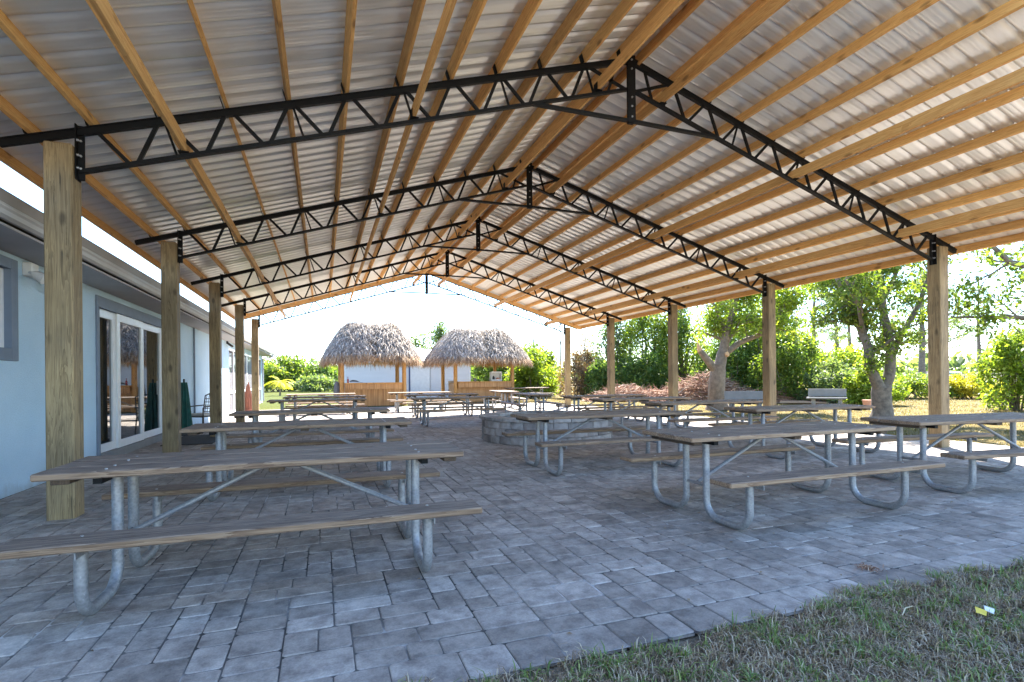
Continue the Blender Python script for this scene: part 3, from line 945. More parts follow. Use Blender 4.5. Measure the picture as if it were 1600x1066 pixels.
b = MB(); b.box((7.9 - 5.57, -0.08, 2.05), (0.14, 0.14, 0.24), None, 0.02); b.build('wall_lamp', M['iron'], sh)

# ------------------------------------------------------------------ picnic tables
def make_table(loc, rz, label):
    t = thing('picnic_table', label, 'picnic table', loc, rz, 'picnic tables on the patio')
    L = 2.44
    rg = random.Random(31)
    b = MB()
    for i, y in enumerate((-0.242, 0, 0.242)):
        dx = rg.uniform(-0.012, 0.012); dz = rg.uniform(-0.003, 0.003)
        b.box((dx, y, 0.737 + dz), (L + rg.uniform(-.01, .01), 0.234, 0.042), Matrix.Rotation(rg.uniform(-.002, .002), 3, 'Z'), 0.007)
    for x in (-0.90, 0.90):
        for y in (-0.30, -0.17, 0.05, 0.21):
            if abs(x) < .1 and y in (-0.05, 0.06): continue
            b.tube([(x, y, 0.755), (x, y, 0.7615)], 0.008, 6, 1)
    b.build('tabletop', [M['plank'], M['bolt']], t)
    for sy in (-1, 1):
        b = MB()
        b.box((0, sy * 0.665, 0.437), (L, 0.236, 0.042), None, 0.007)
        for x in (-0.90, 0.90):
            b.tube([(x, sy * 0.62, 0.455), (x, sy * 0.62, 0.4625)], 0.009, 6, 1)
        b.build('bench', [M['plank'], M['bolt']], t)
    for x in (-1.12, 0.0, 1.12):
        b = MB(); b.box((x, 0, 0.698), (0.09, 0.60, 0.036), None, 0.004); b.build('batten', M['batten'], t)
    for sx in (-1, 1):
        x = sx * 0.90
        for sy in (-1, 1):
            b = MB()
            b.tube(fillet([(x, sy * 0.135, 0.712), (x, sy * 0.135, 0.031), (x, sy * 0.635, 0.031), (x, sy * 0.635, 0.412)], 0.15, 6), 0.031, 12)
            b.build('leg', M['galv'], t, True)
            b = MB(); b.box((x, sy * 0.66, 0.413), (0.05, 0.20, 0.006)); b.box((x + 0.022, sy * 0.66, 0.395), (0.006, 0.20, 0.04)); b.build('bench_bracket', M['galv'], t)
        b = MB(); b.box((x + sx * 0.04, 0, 0.695), (0.045, 0.62, 0.040)); b.build('support_rail', M['black'], t)
        b = MB(); b.tube([(x, -0.135, 0.30), (x, 0.135, 0.30)], 0.016, 8); b.build('cross_tube', M['galv'], t)
        b = MB(); b.tube([(sx * 0.88, 0, 0.305), (sx * 0.09, 0, 0.69), (sx * 0.05, 0, 0.705)], 0.017, 8); b.build('brace', M['galv'], t, True)
    return t


TB = [
    (-0.28, 3.93, -0.012, 'picnic table nearest the camera on the left, before the first left post'),
    (-0.20, 6.72, -0.012, 'second picnic table back in the left row, behind the nearest left one'),
    (-0.14, 9.40, -0.008, 'third picnic table back in the left row, level with the fire pit'),
    (-0.11, 14.85, -0.01, 'fourth picnic table back in the left row, before the lit paving'),
    (0.08, 17.5, -0.01, 'fifth picnic table back in the left row, at the roof shade edge'),
    (-0.05, 20.9, -0.01, 'sunlit picnic table ending the left row, in front of the left tiki hut'),
    (3.50, 14.3, -0.02, 'picnic table behind the left side of the fire pit, nearest of the middle row'),
    (3.78, 17.5, -0.02, 'shaded picnic table of the middle row between the nearest one and the sunlit one'),
    (3.62, 20.8, -0.03, 'sunlit picnic table of the middle row with pale top in front of the shed door'),
    (7.05, 20.6, R(84), 'sunlit picnic table seen end on before the right tiki hut'),
    (6.52, 16.2, R(86), 'shaded picnic table seen end on, just behind the right side of the fire pit'),
    (10.6, 26.9, R(4), 'small looking far picnic table on the lawn beside the right tiki hut'),
    (7.65, 13.3, -0.02, 'farthest picnic table of the right row, next to the fourth right post'),
    (7.33, 11.0, -0.02, 'second farthest picnic table of the right row, in front of the brush pile'),
    (7.35, 8.80, -0.03, 'picnic table of the right row in front of the broken limbed tree trunk'),
    (7.42, 6.50, -0.04, 'picnic table of the right row just left of the forked tree trunk'),
    (3.72, 6.62, -0.01, 'picnic table standing directly in front of the fire pit'),
    (4.08, 3.90, 0.0, 'large looking picnic table nearest the camera in the middle right of the patio'),
    (7.22, 3.98, -0.10, 'picnic table cut off by the right picture edge, beside the first right post'),
]
t0 = make_table((TB[0][0], TB[0][1], 0), TB[0][2], TB[0][3])
for (x, y, a, lb) in TB[1:]:
    dup(t0, (x, y, 0), a, lb)

# ------------------------------------------------------------------ fire pit
fp = thing('fire_pit', 'round grey stone block fire pit with a flat cap in the middle of the patio', 'fire pit', (4.42, 10.12, 0))


def ring(mb, ri, ro, z0, z1, n, off, gap=0.004, rg=random.Random(4)):
    for i in range(n):
        a0 = 2 * math.pi * (i + off) / n; a1 = 2 * math.pi * (i + 1 + off) / n
        j = rg.uniform(-0.006, 0.006); zt = rg.uniform(-0.002, 0.002)
        c = 0.012
        vs = []; K = 5
        ga = gap / ro
        for k in range(K):
            q = k / (K - 1)
            a = a0 + ga + (a1 - a0 - 2 * ga) * q
            ed = c if k in (0, K - 1) else 0
            for (r_, z_) in ((ri, z0 + .001), (ri, z1 - .001), (ro + j - c, z1 + zt), (ro + j - ed, z1 - c), (ro + j - ed, z0 + c), (ro + j - c, z0 + .001)):
                vs.append((r_ * math.cos(a), r_ * math.sin(a), z_))
        fs = []
        for k in range(K - 1):
            for s_ in range(6):
                s2 = (s_ + 1) % 6
                fs.append((k * 6 + s_, k * 6 + s2, k * 6 + 6 + s2, k * 6 + 6 + s_))
        fs.append(tuple(range(6))); fs.append(tuple((K - 1) * 6 + s_ for s_ in range(5, -1, -1)))
        mb.add(vs, fs)


b = MB()
for i in range(3): ring(b, 1.08, 1.36, i * 0.145, (i + 1) * 0.145 - 0.004, 30, 0.5 * (i % 2))
b.build('wall', M['block'], fp)
b = MB(); ring(b, 1.04, 1.41, 0.4325, 0.50, 26, 0.2); b.build('cap', M['block'], fp)
b = MB(); n = 32
b.add([(1.07 * math.cos(2 * math.pi * i / n), 1.07 * math.sin(2 * math.pi * i / n), 0.10) for i in range(n)], [tuple(range(n))]); b.build('ash_bed', M['ash'], fp)

# ------------------------------------------------------------------ small things by the house
um = thing('patio_umbrella', 'folded dark green patio umbrella leaning against the blue house wall', 'umbrella', (-3.08, 14.1, 0))
b = MB()
nr, nz = 20, 9
vs = []
for j in range(nz):
    q = j / (nz - 1); z = 0.12 + 1.12 * q
    rad = 0.10 * (1 - q) ** 0.8 + 0.055
    for i in range(nr):
        a = 2 * math.pi * i / nr
        r_ = rad * (1 + (0.28 if i % 2 else -0.2) * (1 - 0.4 * q))
        vs.append((r_ * math.cos(a) + 0.02 * q, r_ * math.sin(a), z))
fs = [(j * nr + i, j * nr + (i + 1) % nr, (j + 1) * nr + (i + 1) % nr, (j + 1) * nr + i) for j in range(nz - 1) for i in range(nr)]
fs += [tuple(range(nr))[::-1], tuple((nz - 1) * nr + i for i in range(nr))]
b.add(vs, fs); b.build('canopy', M['green'], um)
b = MB(); b.tube([(0, 0, 0), (0.02, 0, 1.32)], 0.02, 8); b.build('pole', M['iron'], um)
b = MB(); b.tube([(0, 0, 0), (0, 0, 0.05), (0, 0, 0.09)], [0.16, 0.16, 0.05], 16); b.build('base', M['iron'], um, True)

gc = thing('patio_chair', 'dark iron patio chair with a pale cushion beside the folded green umbrella', 'chair', (-2.80, 14.75, 0), R(-35))
b = MB(); b.box((0, 0, 0.44), (0.46, 0.46, 0.07), None, 0.02); b.build('cushion', M['cushion'], gc)
b = MB()
for sx in (-1, 1): b.tube([(sx * .23, 0.22, 0.40), (sx * .23, 0.30, 0.90)], 0.014, 8)
b.tube([(-.23, .30, .90), (-0.1, .31, 0.95), (0.1, .31, 0.95), (.23, .30, .90)], 0.014, 8)
for q in range(5): b.tube([(-.23, .235 + .013 * q, .5 + .08 * q), (.23, .235 + .013 * q, .5 + .08 * q)], 0.008, 6)
for q in range(6): b.tube([(-.18 + .072 * q, .22, .42), (-.18 + .072 * q, .305, .93)], 0.007, 6)
b.build('backrest', M['iron'], gc, True)
b = MB()
for a_, c_ in (((-.23, -.23), (.23, -.23)), ((.23, -.23), (.23, .23)), ((.23, .23), (-.23, .23)), ((-.23, .23), (-.23, -.23))): b.tube([(*a_, .40), (*c_, .40)], 0.013, 8)
b.build('seat_frame', M['iron'], gc)
for sx in (-1, 1):
    for sy in (-1, 1):
        b = MB(); b.tube([(sx * .23, sy * .23, .40), (sx * .25, sy * .27, 0)], 0.014, 8); b.build('leg', M['iron'], gc)
    b = MB(); b.tube(fillet([(sx * .24, -.23, .40), (sx * .26, -.25, .64), (sx * .25, .26, .66)], 0.05, 4), 0.015, 8); b.build('armrest', M['iron'], gc, True)

b = MB(); b.box((0, 0, 0.008), (0.9, 2.0, 0.014), None, 0.004)
o = b.build('door_mat', M['mat_dark'], None, False, (-2.55, 12.9, 0.004)); tag(o, 'long dark door mat on the pavers outside the sliding door', 'mat')
b = MB()
b.tube([(0, 0, 0.0), (0, 0, 0.06)], [0.22, 0.22], 12)
for i in range(10):
    a = i * 0.63
    b.tube([(0.10 * math.cos(a), 0.10 * math.sin(a), 0.05), (0.13 * math.cos(a), 0.13 * math.sin(a), 0.5), (0.05 * math.cos(a), 0.05 * math.sin(a), 1.0), (0.01, 0, 1.22)], [0.05, 0.045, 0.028, 0.01], 6)
o = b.build('folded_umbrella', M['orange'], None, True, (-3.0, 24.7, 0)); tag(o, 'orange folded umbrella standing in front of the porch screens', 'umbrella')

# ------------------------------------------------------------------ vegetation
def leaves(clumps, leaf, aspect=0.45, up=0.35, rng=RNG, shell=0.5):
    """clumps: rows x,y,z,rx,ry,rz,count -> quads (folded rhombus leaves)"""
    Ps = []
    for (x, y, z, rx, ry, rz, n) in clumps:
        n = int(n)
        d = rng.normal(size=(n, 3)); d /= np.linalg.norm(d, axis=1)[:, None]
        r = rng.random(n) ** (shell)
        Ps.append(np.array([x, y, z]) + d * r[:, None] * np.array([rx, ry, rz]))
    P = np.concatenate(Ps); n = len(P)
    a = rng.normal(size=(n, 3)); a[:, 2] -= 0.25; a /= np.linalg.norm(a, axis=1)[:, None]
    nn = rng.normal(size=(n, 3)); nn[:, 2] = np.abs(nn[:, 2]) + up
    b_ = np.cross(nn, a); b_ /= np.linalg.norm(b_, axis=1)[:, None] + 1e-9
    nrm = np.cross(a, b_)
    s = leaf * (0.6 + 0.8 * rng.random(n))[:, None]
    wv = s * aspect * (0.7 + 0.6 * rng.random(n))[:, None]
    V = np.stack([P, P + a * s * 0.45 + b_ * wv * 0.5 + nrm * s * 0.06, P + a * s, P + a * s * 0.45 - b_ * wv * 0.5 + nrm * s * 0.06], 1).reshape(-1, 3)
    F = np.arange(4 * n).reshape(n, 4)
    return V, F


def limb(mb, pts, rads, n=8, tips=None): mb.tube(pts, rads, n)


def branchy(mb, p, d, L, r, depth, tips, rg, spread=0.7, n=6):
    pts = [Vector(p)]; dd = Vector(d).normalized()
    seg = 4
    for i in range(seg):
        dd = (dd + Vector((rg.gauss(0, .16), rg.gauss(0, .16), rg.gauss(0.03, .12)))).normalized()
        pts.append(pts[-1] + dd * L / seg)
    rs = [r * (1 - 0.5 * i / seg) for i in range(seg + 1)]
    mb.tube(pts, rs, n if depth > 1 else 5)
    if depth == 0:
        tips.append((pts[-1], L)); tips.append((pts[-3], L)); return
    for k in range(rg.choice([2, 3, 3])):
        i = rg.choice([2, 3, 4])
        nd = (dd + Vector((rg.gauss(0, spread), rg.gauss(0, spread), rg.gauss(0.1, spread * 0.7)))).normalized()
        branchy(mb, pts[i], nd, L * rg.uniform(0.55, 0.8), rs[i] * 0.62, depth - 1, tips, rg, spread, n)


def tree(name, label, base, limbs, leafm, barkm, nleaf, leaf, seed, cr=0.55, depth=1, group=None, extra=None, twigL=0.8, cat='tree', zmin=None):
    """limbs: list of (points, r0, r1); secondary branches sprout from the limbs"""
    t = thing(name, label, cat, base, 0, group)
    rg = random.Random(seed); rng = np.random.default_rng(seed)
    mb = MB(); tips = []
    for j, (pts, ra, rb) in enumerate(limbs):
        P = [Vector(p) for p in pts]
        # densify
        D = [P[0]]
        for i in range(len(P) - 1):
            for k in range(1, 4):
                q = P[i].lerp(P[i + 1], k / 3)
                D.append(q + Vector((rg.gauss(0, 1), rg.gauss(0, 1), 0)) * (0.012 if k < 3 else 0))
        rs = [ra + (rb - ra) * i / (len(D) - 1) for i in range(len(D))]
        if j == 0: rs[0] *= 1.35; rs[1] *= 1.1
        mb.tube(D, rs, 10)
        if j == 0: continue
        for i in range(len(D) // 3, len(D)):
            for _ in range(2 if i < len(D) - 1 else 3):
                dd = (D[i] - D[max(0, i - 2)]).normalized() * 0.5 + Vector((rg.gauss(0, .8), rg.gauss(0, .8), rg.gauss(.15, .5)))
                branchy(mb, D[i], dd, twigL * rg.uniform(.6, 1.2), max(0.012, rs[i] * .45), depth, tips, rg)
    mb.build('trunk', barkm, t, True)
    if zmin is not None: tips = [q for q in tips if q[0].z > zmin]
    n1 = max(4, nleaf // max(1, len(tips)))
    cl = [(p.x, p.y, p.z, cr * rg.uniform(.6, 1.2), cr * rg.uniform(.6, 1.2), cr * rg.uniform(.4, .8), n1 * rg.uniform(.3, 1.8)) for p, L in tips]
    if extra: cl += extra
    V, F = leaves(cl, leaf, rng=rng, shell=0.6)
    npmesh('crown', V, F, leafm, t)
    return t


def shrub(name, label, base, rx, rz, leafm, n, leaf, seed, group=None, ncl=26, cat='shrub', z0=0.25, ry=None, lumps=0.30, loose=0.15, barkm=None):
    t = thing(name, label, cat, base, 0, group)
    rg = random.Random(seed); rng = np.random.default_rng(seed)
    ry = ry or rx * 0.8
    mb = MB()
    cl = []
    for i in range(ncl):
        a = rg.random() * 6.283; u_ = rg.random()
        el = math.asin(min(1, u_ ** 0.8))
        rad = rg.uniform(0.55, 1.0)
        c = Vector((math.cos(a) * math.cos(el) * rx * rad, math.sin(a) * math.cos(el) * ry * rad, z0 + (rz - z0) * max(0.08, math.sin(el)) * (0.55 + 0.45 * rad) * rg.uniform(0.8, 1.08)))
        s = lumps * rg.uniform(0.6, 1.35)
        cl.append((c.x, c.y, c.z, rx * s * 1.1, ry * s * 1.1, rz * s * 0.7, n / ncl * rg.uniform(0.5, 1.5)))
        foot = Vector((rg.gauss(0, rx * .15), rg.gauss(0, ry * .15), -0.05))
        mid = foot.lerp(c, 0.55) + Vector((rg.gauss(0, .12) * rx, rg.gauss(0, .12) * ry, 0.08 * rz))
        if i % 2 == 0: mb.tube([foot, mid, c, c + (c - mid) * 0.35], [0.035, 0.026, 0.015, 0.006] if rz < 4 else [0.07, 0.05, 0.03, 0.01], 5)
    cl.append((0, 0, rz * 0.5, rx * 0.95, ry * 0.95, rz * 0.55, n * loose))
    V, F = leaves(cl, leaf, rng=rng, shell=0.55)
    V[:, 2] = np.maximum(V[:, 2], 0.02)
    mb.build('stem', barkm or M['bark'], t, True)
    npmesh('foliage', V, F, leafm, t)
    return t


# the forked tree (trunk at 15.1, 10.5)
b1 = (15.1, 10.5, -0.03)
tree('shade_tree', 'grey barked shade tree forking low into two limbs, right of the second right post', b1, [
    ([(0, 0, 0), (-0.02, 0, 0.45), (0.0, 0, 0.95)], 0.27, 0.25),
    ([(-0.06, 0, 0.85), (-0.32, 0.05, 1.35), (-0.42, 0.1, 2.1), (-0.72, 0.25, 3.0), (-1.15, 0.4, 4.0), (-1.7, 0.6, 5.4)], 0.17, 0.045),
    ([(0.08, 0, 0.85), (0.26, -0.05, 1.4), (0.20, -0.1, 2.2), (0.05, 0.0, 3.4), (0.15, 0.1, 4.3), (0.1, 0.3, 5.6)], 0.17, 0.045),
    ([(0.22, -0.06, 1.7), (0.5, -0.2, 2.4), (0.95, -0.3, 3.1), (1.3, -0.5, 4.2), (1.6, -0.6, 5.2)], 0.10, 0.03),
    ([(0.05, 0, 3.4), (0.35, -0.15, 4.1), (0.8, -0.3, 5.3)], 0.07, 0.03),
    ([(-0.55, 0.15, 2.5), (-1.3, -0.3, 3.2), (-2.2, -0.6, 3.8)], 0.07, 0.025),
    ([(-0.72, 0.25, 3.0), (-0.5, 0.9, 3.9), (-0.3, 1.6, 4.6)], 0.06, 0.025),
    ([(-0.42, 0.1, 2.1), (-0.38, 0.3, 3.0), (-0.45, 0.5, 4.4)], 0.05, 0.02),
], M['leaf_mid'], M['bark'], 17000, 0.12, 101, cr=0.42, depth=1, group='trees right of the patio', twigL=0.75,
    extra=[(-0.28, 0.15, 1.55, 0.22, 0.2, 0.25, 120), (0.05, 0.1, 1.15, 0.25, 0.2, 0.2, 120), (-0.62, 0.0, 1.5, 0.25, 0.2, 0.3, 120)])
# pruned tree with a broken stub
b2 = (14.3, 16.25, -0.03)
t2 = tree('pruned_tree', 'tan barked tree with a sawn broken limb stub, left of the second right post', b2, [
    ([(0, 0, 0), (-0.05, 0, 0.8), (0.05, 0, 1.75)], 0.36, 0.27),
    ([(0.05, 0, 1.6), (0.30, 0, 2.3), (0.40, -0.05, 2.9), (0.75, -0.2, 4.3), (1.0, -0.3, 5.6)], 0.23, 0.06),
    ([(0.30, 0, 2.15), (0.9, -0.2, 2.6), (1.7, -0.6, 2.95), (2.3, -0.8, 3.7), (2.8, -1.0, 4.6)], 0.13, 0.04),
    ([(0.42, -0.05, 3.0), (0.1, 0.2, 4.0), (-0.5, 0.4, 5.2)], 0.09, 0.035),
    ([(0.6, -0.1, 3.7), (1.3, 0.3, 4.6), (1.9, 0.5, 5.6)], 0.08, 0.03),
], M['leaf_lime'], M['bark_lt'], 15000, 0.14, 102, cr=0.55, depth=1, group='trees right of the patio', twigL=0.85, zmin=2.6)
b = MB()
b.tube([(0.0, 0, 1.45), (-0.35, 0.05, 1.85), (-0.72, 0.12, 2.3)], [0.17, 0.14, 0.11], 10)
b.build('broken_limb', M['bark_lt'], t2, True)
b = MB(); b.tube([(-0.70, 0.117, 2.27), (-0.75, 0.12, 2.36), (-0.84, 0.10, 2.62)], [0.112, 0.09, 0.02], 8); b.build('torn_wood', M['cut'], t2)
b = MB(); b.tube([(0.25, -0.20, 2.14), (0.27, -0.275, 2.16)], [0.10, 0.095], 12); b.build('cut_face', M['cut'], t2)
# tree out to the right whose boughs reach into view
tree('bough_tree', 'sparse tree at the right edge whose bare grey boughs reach in from the right', (18.4, 6.4, -0.03), [
    ([(0, 0, 0), (0.05, 0, 0.9), (0, 0, 1.8)], 0.26, 0.22),
    ([(0, 0, 1.7), (-0.7, 0.2, 2.7), (-1.9, 0.6, 3.5), (-3.3, 1.1, 3.9), (-4.3, 1.5, 4.9)], 0.15, 0.03),
    ([(0, 0, 1.7), (-0.6, 0.8, 2.3), (-1.6, 1.8, 2.75), (-2.8, 2.6, 2.8)], 0.12, 0.025),
    ([(0, 0, 1.7), (0.3, 0.1, 3.2), (0.2, 0.4, 5.2)], 0.15, 0.05),
    ([(-1.4, 0.45, 3.3), (-1.7, 1.2, 4.3), (-1.9, 1.8, 5.4)], 0.08, 0.03),
    ([(-2.6, 0.9, 3.75), (-2.9, 0.3, 4.6), (-3.2, 0.0, 5.6)], 0.06, 0.02),
], M['leaf_mid'], M['bark'], 9000, 0.12, 103, cr=0.42, depth=1, group='trees right of the patio', twigL=0.8)

G = 'shrubs and small trees of the thicket'
TH = [
    ('thicket_shrub', 'lime green rounded shrub just right of the right tiki hut', (12.9, 31.8, 0), 1.9, 2.9, 'leaf_lime', 5200, 0.20),
    ('thicket_shrub', 'tall green shrub behind the lime green one, left of the far right post', (14.3, 34.5, 0), 2.0, 3.9, 'leaf_mid', 5200, 0.20),
    ('thicket_shrub', 'low green bush seen through the right tiki hut', (12.4, 38.3, 0), 2.4, 3.2, 'leaf_dark', 4500, 0.22),
    ('dead_shrub', 'brown dried out shrub between the last two right posts', (15.6, 29.9, 0), 1.6, 3.7, 'leaf_brown', 6000, 0.13),
    ('thicket_shrub', 'small dark green bush at the left end of the brush pile', (16.0, 27.9, 0), 1.2, 2.2, 'leaf_dark', 3800, 0.16),
    ('thicket_tree', 'tall loose grey green tree above the left end of the brush pile', (18.6, 30.4, 0), 2.3, 6.0, 'leaf_blue', 6000, 0.17),
    ('thicket_tree', 'tall yellow green tree behind the middle of the brush pile', (19.9, 29.0, 0), 2.1, 6.3, 'leaf_lime', 5600, 0.17),
    ('thicket_shrub', 'dark green shrub standing behind the brush pile', (18.4, 27.1, 0), 1.8, 2.8, 'leaf_dark', 5000, 0.16),
    ('thicket_tree', 'tall green tree behind the right end of the brush pile', (21.4, 27.6, 0), 2.3, 6.6, 'leaf_mid', 6000, 0.17),
    ('thicket_tree', 'bright leafy tree right behind the pruned tree', (22.4, 24.6, 0), 2.4, 6.8, 'leaf_lime', 6000, 0.17),
    ('thicket_shrub', 'broad dark shrub right of the pruned tree trunk', (20.7, 22.6, 0), 2.0, 3.3, 'leaf_dark', 6500, 0.15),
    ('thicket_tree', 'leafy tree filling the gap left of the second right post', (23.2, 22.2, 0), 2.3, 6.3, 'leaf_mid', 5200, 0.17),
    ('thicket_shrub', 'mid green mounded shrub right of the second right post', (21.6, 19.4, 0), 2.1, 3.4, 'leaf_mid', 6500, 0.15),
    ('thicket_shrub', 'pale green low shrub behind the white bench', (21.7, 17.2, 0), 1.5, 1.9, 'leaf_blue', 4500, 0.14),
    ('thicket_shrub', 'yellow green low bush left of the forked tree trunk', (22.0, 15.6, 0), 1.2, 1.5, 'leaf_lime', 3600, 0.14),
    ('thicket_shrub', 'green shrub in the middle distance behind the forked tree', (25.5, 20.4, 0), 2.2, 3.2, 'leaf_lime', 4500, 0.18),
    ('hedge_bush', 'rounded green and reddish bush between the forked tree and the first right post', (30.2, 19.6, 0), 2.4, 1.35, 'leaf_mid', 5500, 0.14),
    ('hedge_bush', 'golden yellow bush just right of the first right post', (31.9, 17.9, 0), 1.15, 1.35, 'leaf_gold', 3600, 0.13),
    ('hedge_bush', 'low spreading yellow green bush right of the golden one', (33.6, 17.6, 0), 1.9, 0.85, 'leaf_gold', 3600, 0.13),
    ('young_tree', 'tall light green shrub at the right edge by the picnic table', (22.9, 11.3, 0), 1.15, 3.0, 'leaf_lime', 4200, 0.14),
    ('young_tree', 'low green shrub at the foot of the tall right edge shrub', (23.6, 10.2, 0), 1.0, 1.2, 'leaf_mid', 2600, 0.13),
]
for i, (nm, lb, bs, rx, rz, lm, n, lf) in enumerate(TH):
    shrub(nm, lb, bs, rx, rz, M[lm], int(n * 1.5), lf * 1.05, 200 + i, G, ncl=22 + int(rz * 3), cat='tree' if 'tree' in nm else 'bush', z0=0.15 if rz < 4 else 0.6)
LH = [
    ('rounded bright green bush at the left end of the far hedge, beside the house corner', (-7.4, 66.0, 0), 3.6, 3.9, 'leaf_mid', 4500),
    ('tall green bush behind the yellow palm', (-4.4, 68.0, 0), 3.4, 4.3, 'leaf_mid', 4500),
    ('broad green bush right of the yellow palm', (-1.6, 69.0, 0), 3.4, 4.0, 'leaf_dark', 4500),
    ('lime green low bush sloping down toward the left tiki hut', (0.8, 71.0, 0), 3.2, 3.0, 'leaf_lime', 4200),
    ('dark low bush at the left side of the left tiki hut', (3.6, 75.0, 0), 3.0, 2.6, 'leaf_dark', 4000),
    ('low bush nearest the lawn under the far hedge', (-0.6, 63.0, 0), 2.8, 1.7, 'leaf_blue', 3200),
]
for i, (lb, bs, rx, rz, lm, n) in enumerate(LH):
    shrub('hedge_bush', lb, bs, rx, rz, M[lm], n, 0.34, 300 + i, 'far bushes on the left', ncl=26, cat='bush', z0=0.2)
BS = [('tall loose tree rising behind the shed between the two tiki hut roofs', (8.4, 47.5, 0), 2.0, 5.4), ('tallest tree behind the shed, left of the right tiki hut ridge', (10.9, 50.5, 0), 2.2, 6.9), ('spreading tree behind the right part of the shed roof', (12.6, 48.5, 0), 2.2, 5.6)]
for i, (lb, bs, rx, rz) in enumerate(BS):
    shrub('background_tree', lb, bs, rx, rz, M['leaf_blue'], 3600, 0.26, 320 + i, 'trees behind the shed', ncl=30, cat='tree', z0=1.2, lumps=0.22, loose=0.05)

# yellow palm
pl = thing('palm', 'small yellow fronded palm on the lawn beyond the left posts', 'palm', (-3.5, 49.1, -0.03))
b = MB(); b.tube([(0, 0, 0), (0.03, 0, 0.6), (0, 0, 1.25)], [0.09, 0.07, 0.06], 8); b.build('trunk', M['bark'], pl, True)
rg = random.Random(9); V = []; F = []
for i in range(16):
    a = i * 0.393 + rg.uniform(-.2, .2); el = rg.uniform(0.1, 1.0); L = rg.uniform(1.1, 1.7)
    prev = Vector((0, 0, 1.22)); dd = Vector((math.cos(a) * math.cos(el), math.sin(a) * math.cos(el), math.sin(el)))
    for s_ in range(9):
        dd = (dd + Vector((0, 0, -0.14))).normalized(); nx = prev + dd * L / 9
        sd = dd.cross(Vector((0, 0, 1))).normalized()
        for sg in (-1, 1):
            for h in (0.0, 0.5):
                q = prev.lerp(nx, h); tip = q + (sd * sg * 0.8 + dd * 0.6).normalized() * 0.36 * math.sin(0.4 + 2.5 * s_ / 9) + Vector((0, 0, -0.08))
                n0 = len(V); V += [q, q.lerp(tip, .4) + dd * .035, tip, q.lerp(tip, .4) - dd * .035]; F.append((n0, n0 + 1, n0 + 2, n0 + 3))
        prev = nx
npmesh('fronds', np.array([tuple(v_) for v_ in V]), np.array(F), M['leaf_palm'], pl)

# pines far behind on the right
def pine(label, base, h, seed, lean=0.0):
    t = thing('pine_tree', label, 'tree', base, 0, 'tall far pines')
    rg = random.Random(seed); mb = MB(); cl = []
    mb.tube([(0, 0, -0.05), (lean * .3, 0, h * .35), (lean * .7, 0.1, h * .7), (lean, 0, h)], [0.24, 0.2, 0.13, 0.03], 8)
    for i in range(26):
        q = rg.uniform(0.38, 1.0); a = rg.random() * 6.283
        L = (1.15 - q) * h * 0.30 + 0.4
        p0 = Vector((lean * q, 0, h * q)); p1 = p0 + Vector((math.cos(a) * L, math.sin(a) * L, L * rg.uniform(0.1, 0.5)))
        mb.tube([p0, p0.lerp(p1, .5) + Vector((0, 0, .08)), p1], [0.045, 0.03, 0.012], 5)
        for f in (1.0, 0.72, 0.5): 
            c = p0.lerp(p1, f); cl.append((c.x, c.y, c.z, .45, .45, .3, 40))
    mb.build('trunk', M['bark'], t, True)
    V, F = leaves(cl, 0.34, 0.16, rng=np.random.default_rng(seed))
    npmesh('crown', V, F, M['leaf_blue'], t)
    return t


PN = [((39.7, 33.5, 0), 9.5, 'far pine seen left of the forked tree limbs'), ((46.4, 36.4, 0), 10.5, 'far pine seen between the forked tree and the second right post'),
      ((40.9, 25.6, 0), 9.0, 'thick trunked pine just left of the first right post'), ((52.3, 39.6, 0), 10.5, 'far pine behind the left limb of the forked tree'),
      ((56.2, 32.9, 0), 9.6, 'far pine just right of the first right post'), ((70.9, 38.2, 0), 11.0, 'far pine above the dirt mound'),
      ((68.8, 31.6, 0), 10.3, 'far pine above the right edge shrub'), ((37.3, 37.5, 0), 9.4, 'far pine hidden behind the thicket by the second right post'),
      ((62.0, 27.0, 0), 9.0, 'far pine at the right edge of the picture')]
for i, (bs, h, lb) in enumerate(PN): pine(lb, bs, h, 400 + i, random.Random(i).uniform(-.5, .5))
# far treeline to close the horizon
cl = []
rg = random.Random(77)
for i in range(190):
    a = R(-35 + 135 * i / 189); d = rg.uniform(105, 150)
    cl.append((d * math.sin(a), d * math.cos(a), rg.uniform(1.5, 3.2), 4.5, 4.5, 2.6, 85))
V, F = leaves(cl, 1.3, 0.6, rng=np.random.default_rng(78)); V[:, 2] = np.maximum(V[:, 2], 0)
o = npmesh('far_wood', V, F, M['leaf_blue']); tag(o, 'low hazy green far wood closing the horizon', 'wood', kind='stuff')
# bare snags above the thicket
for (x, y, h, ln, lb) in ((15.2, 36.2, 5.2, -0.5, 'bare leaning grey snag above the bushes right of the right tiki hut'), (17.6, 37.5, 6.2, 0.05, 'straight bare snag just left of the far right post')):
    b = MB(); b.tube([(0, 0, 0), (ln * .4, 0, h * .5), (ln, 0, h)], [0.10, 0.08, 0.03], 6)
    b.tube([(ln * .5, 0, h * .6), (ln * .5 + .3, 0.1, h * .75)], [0.04, 0.01], 5)
    o = b.build('dead_snag', M['bark'], None, True, (x, y, 0)); tag(o, lb, 'dead tree', 'bare snags above the thicket')

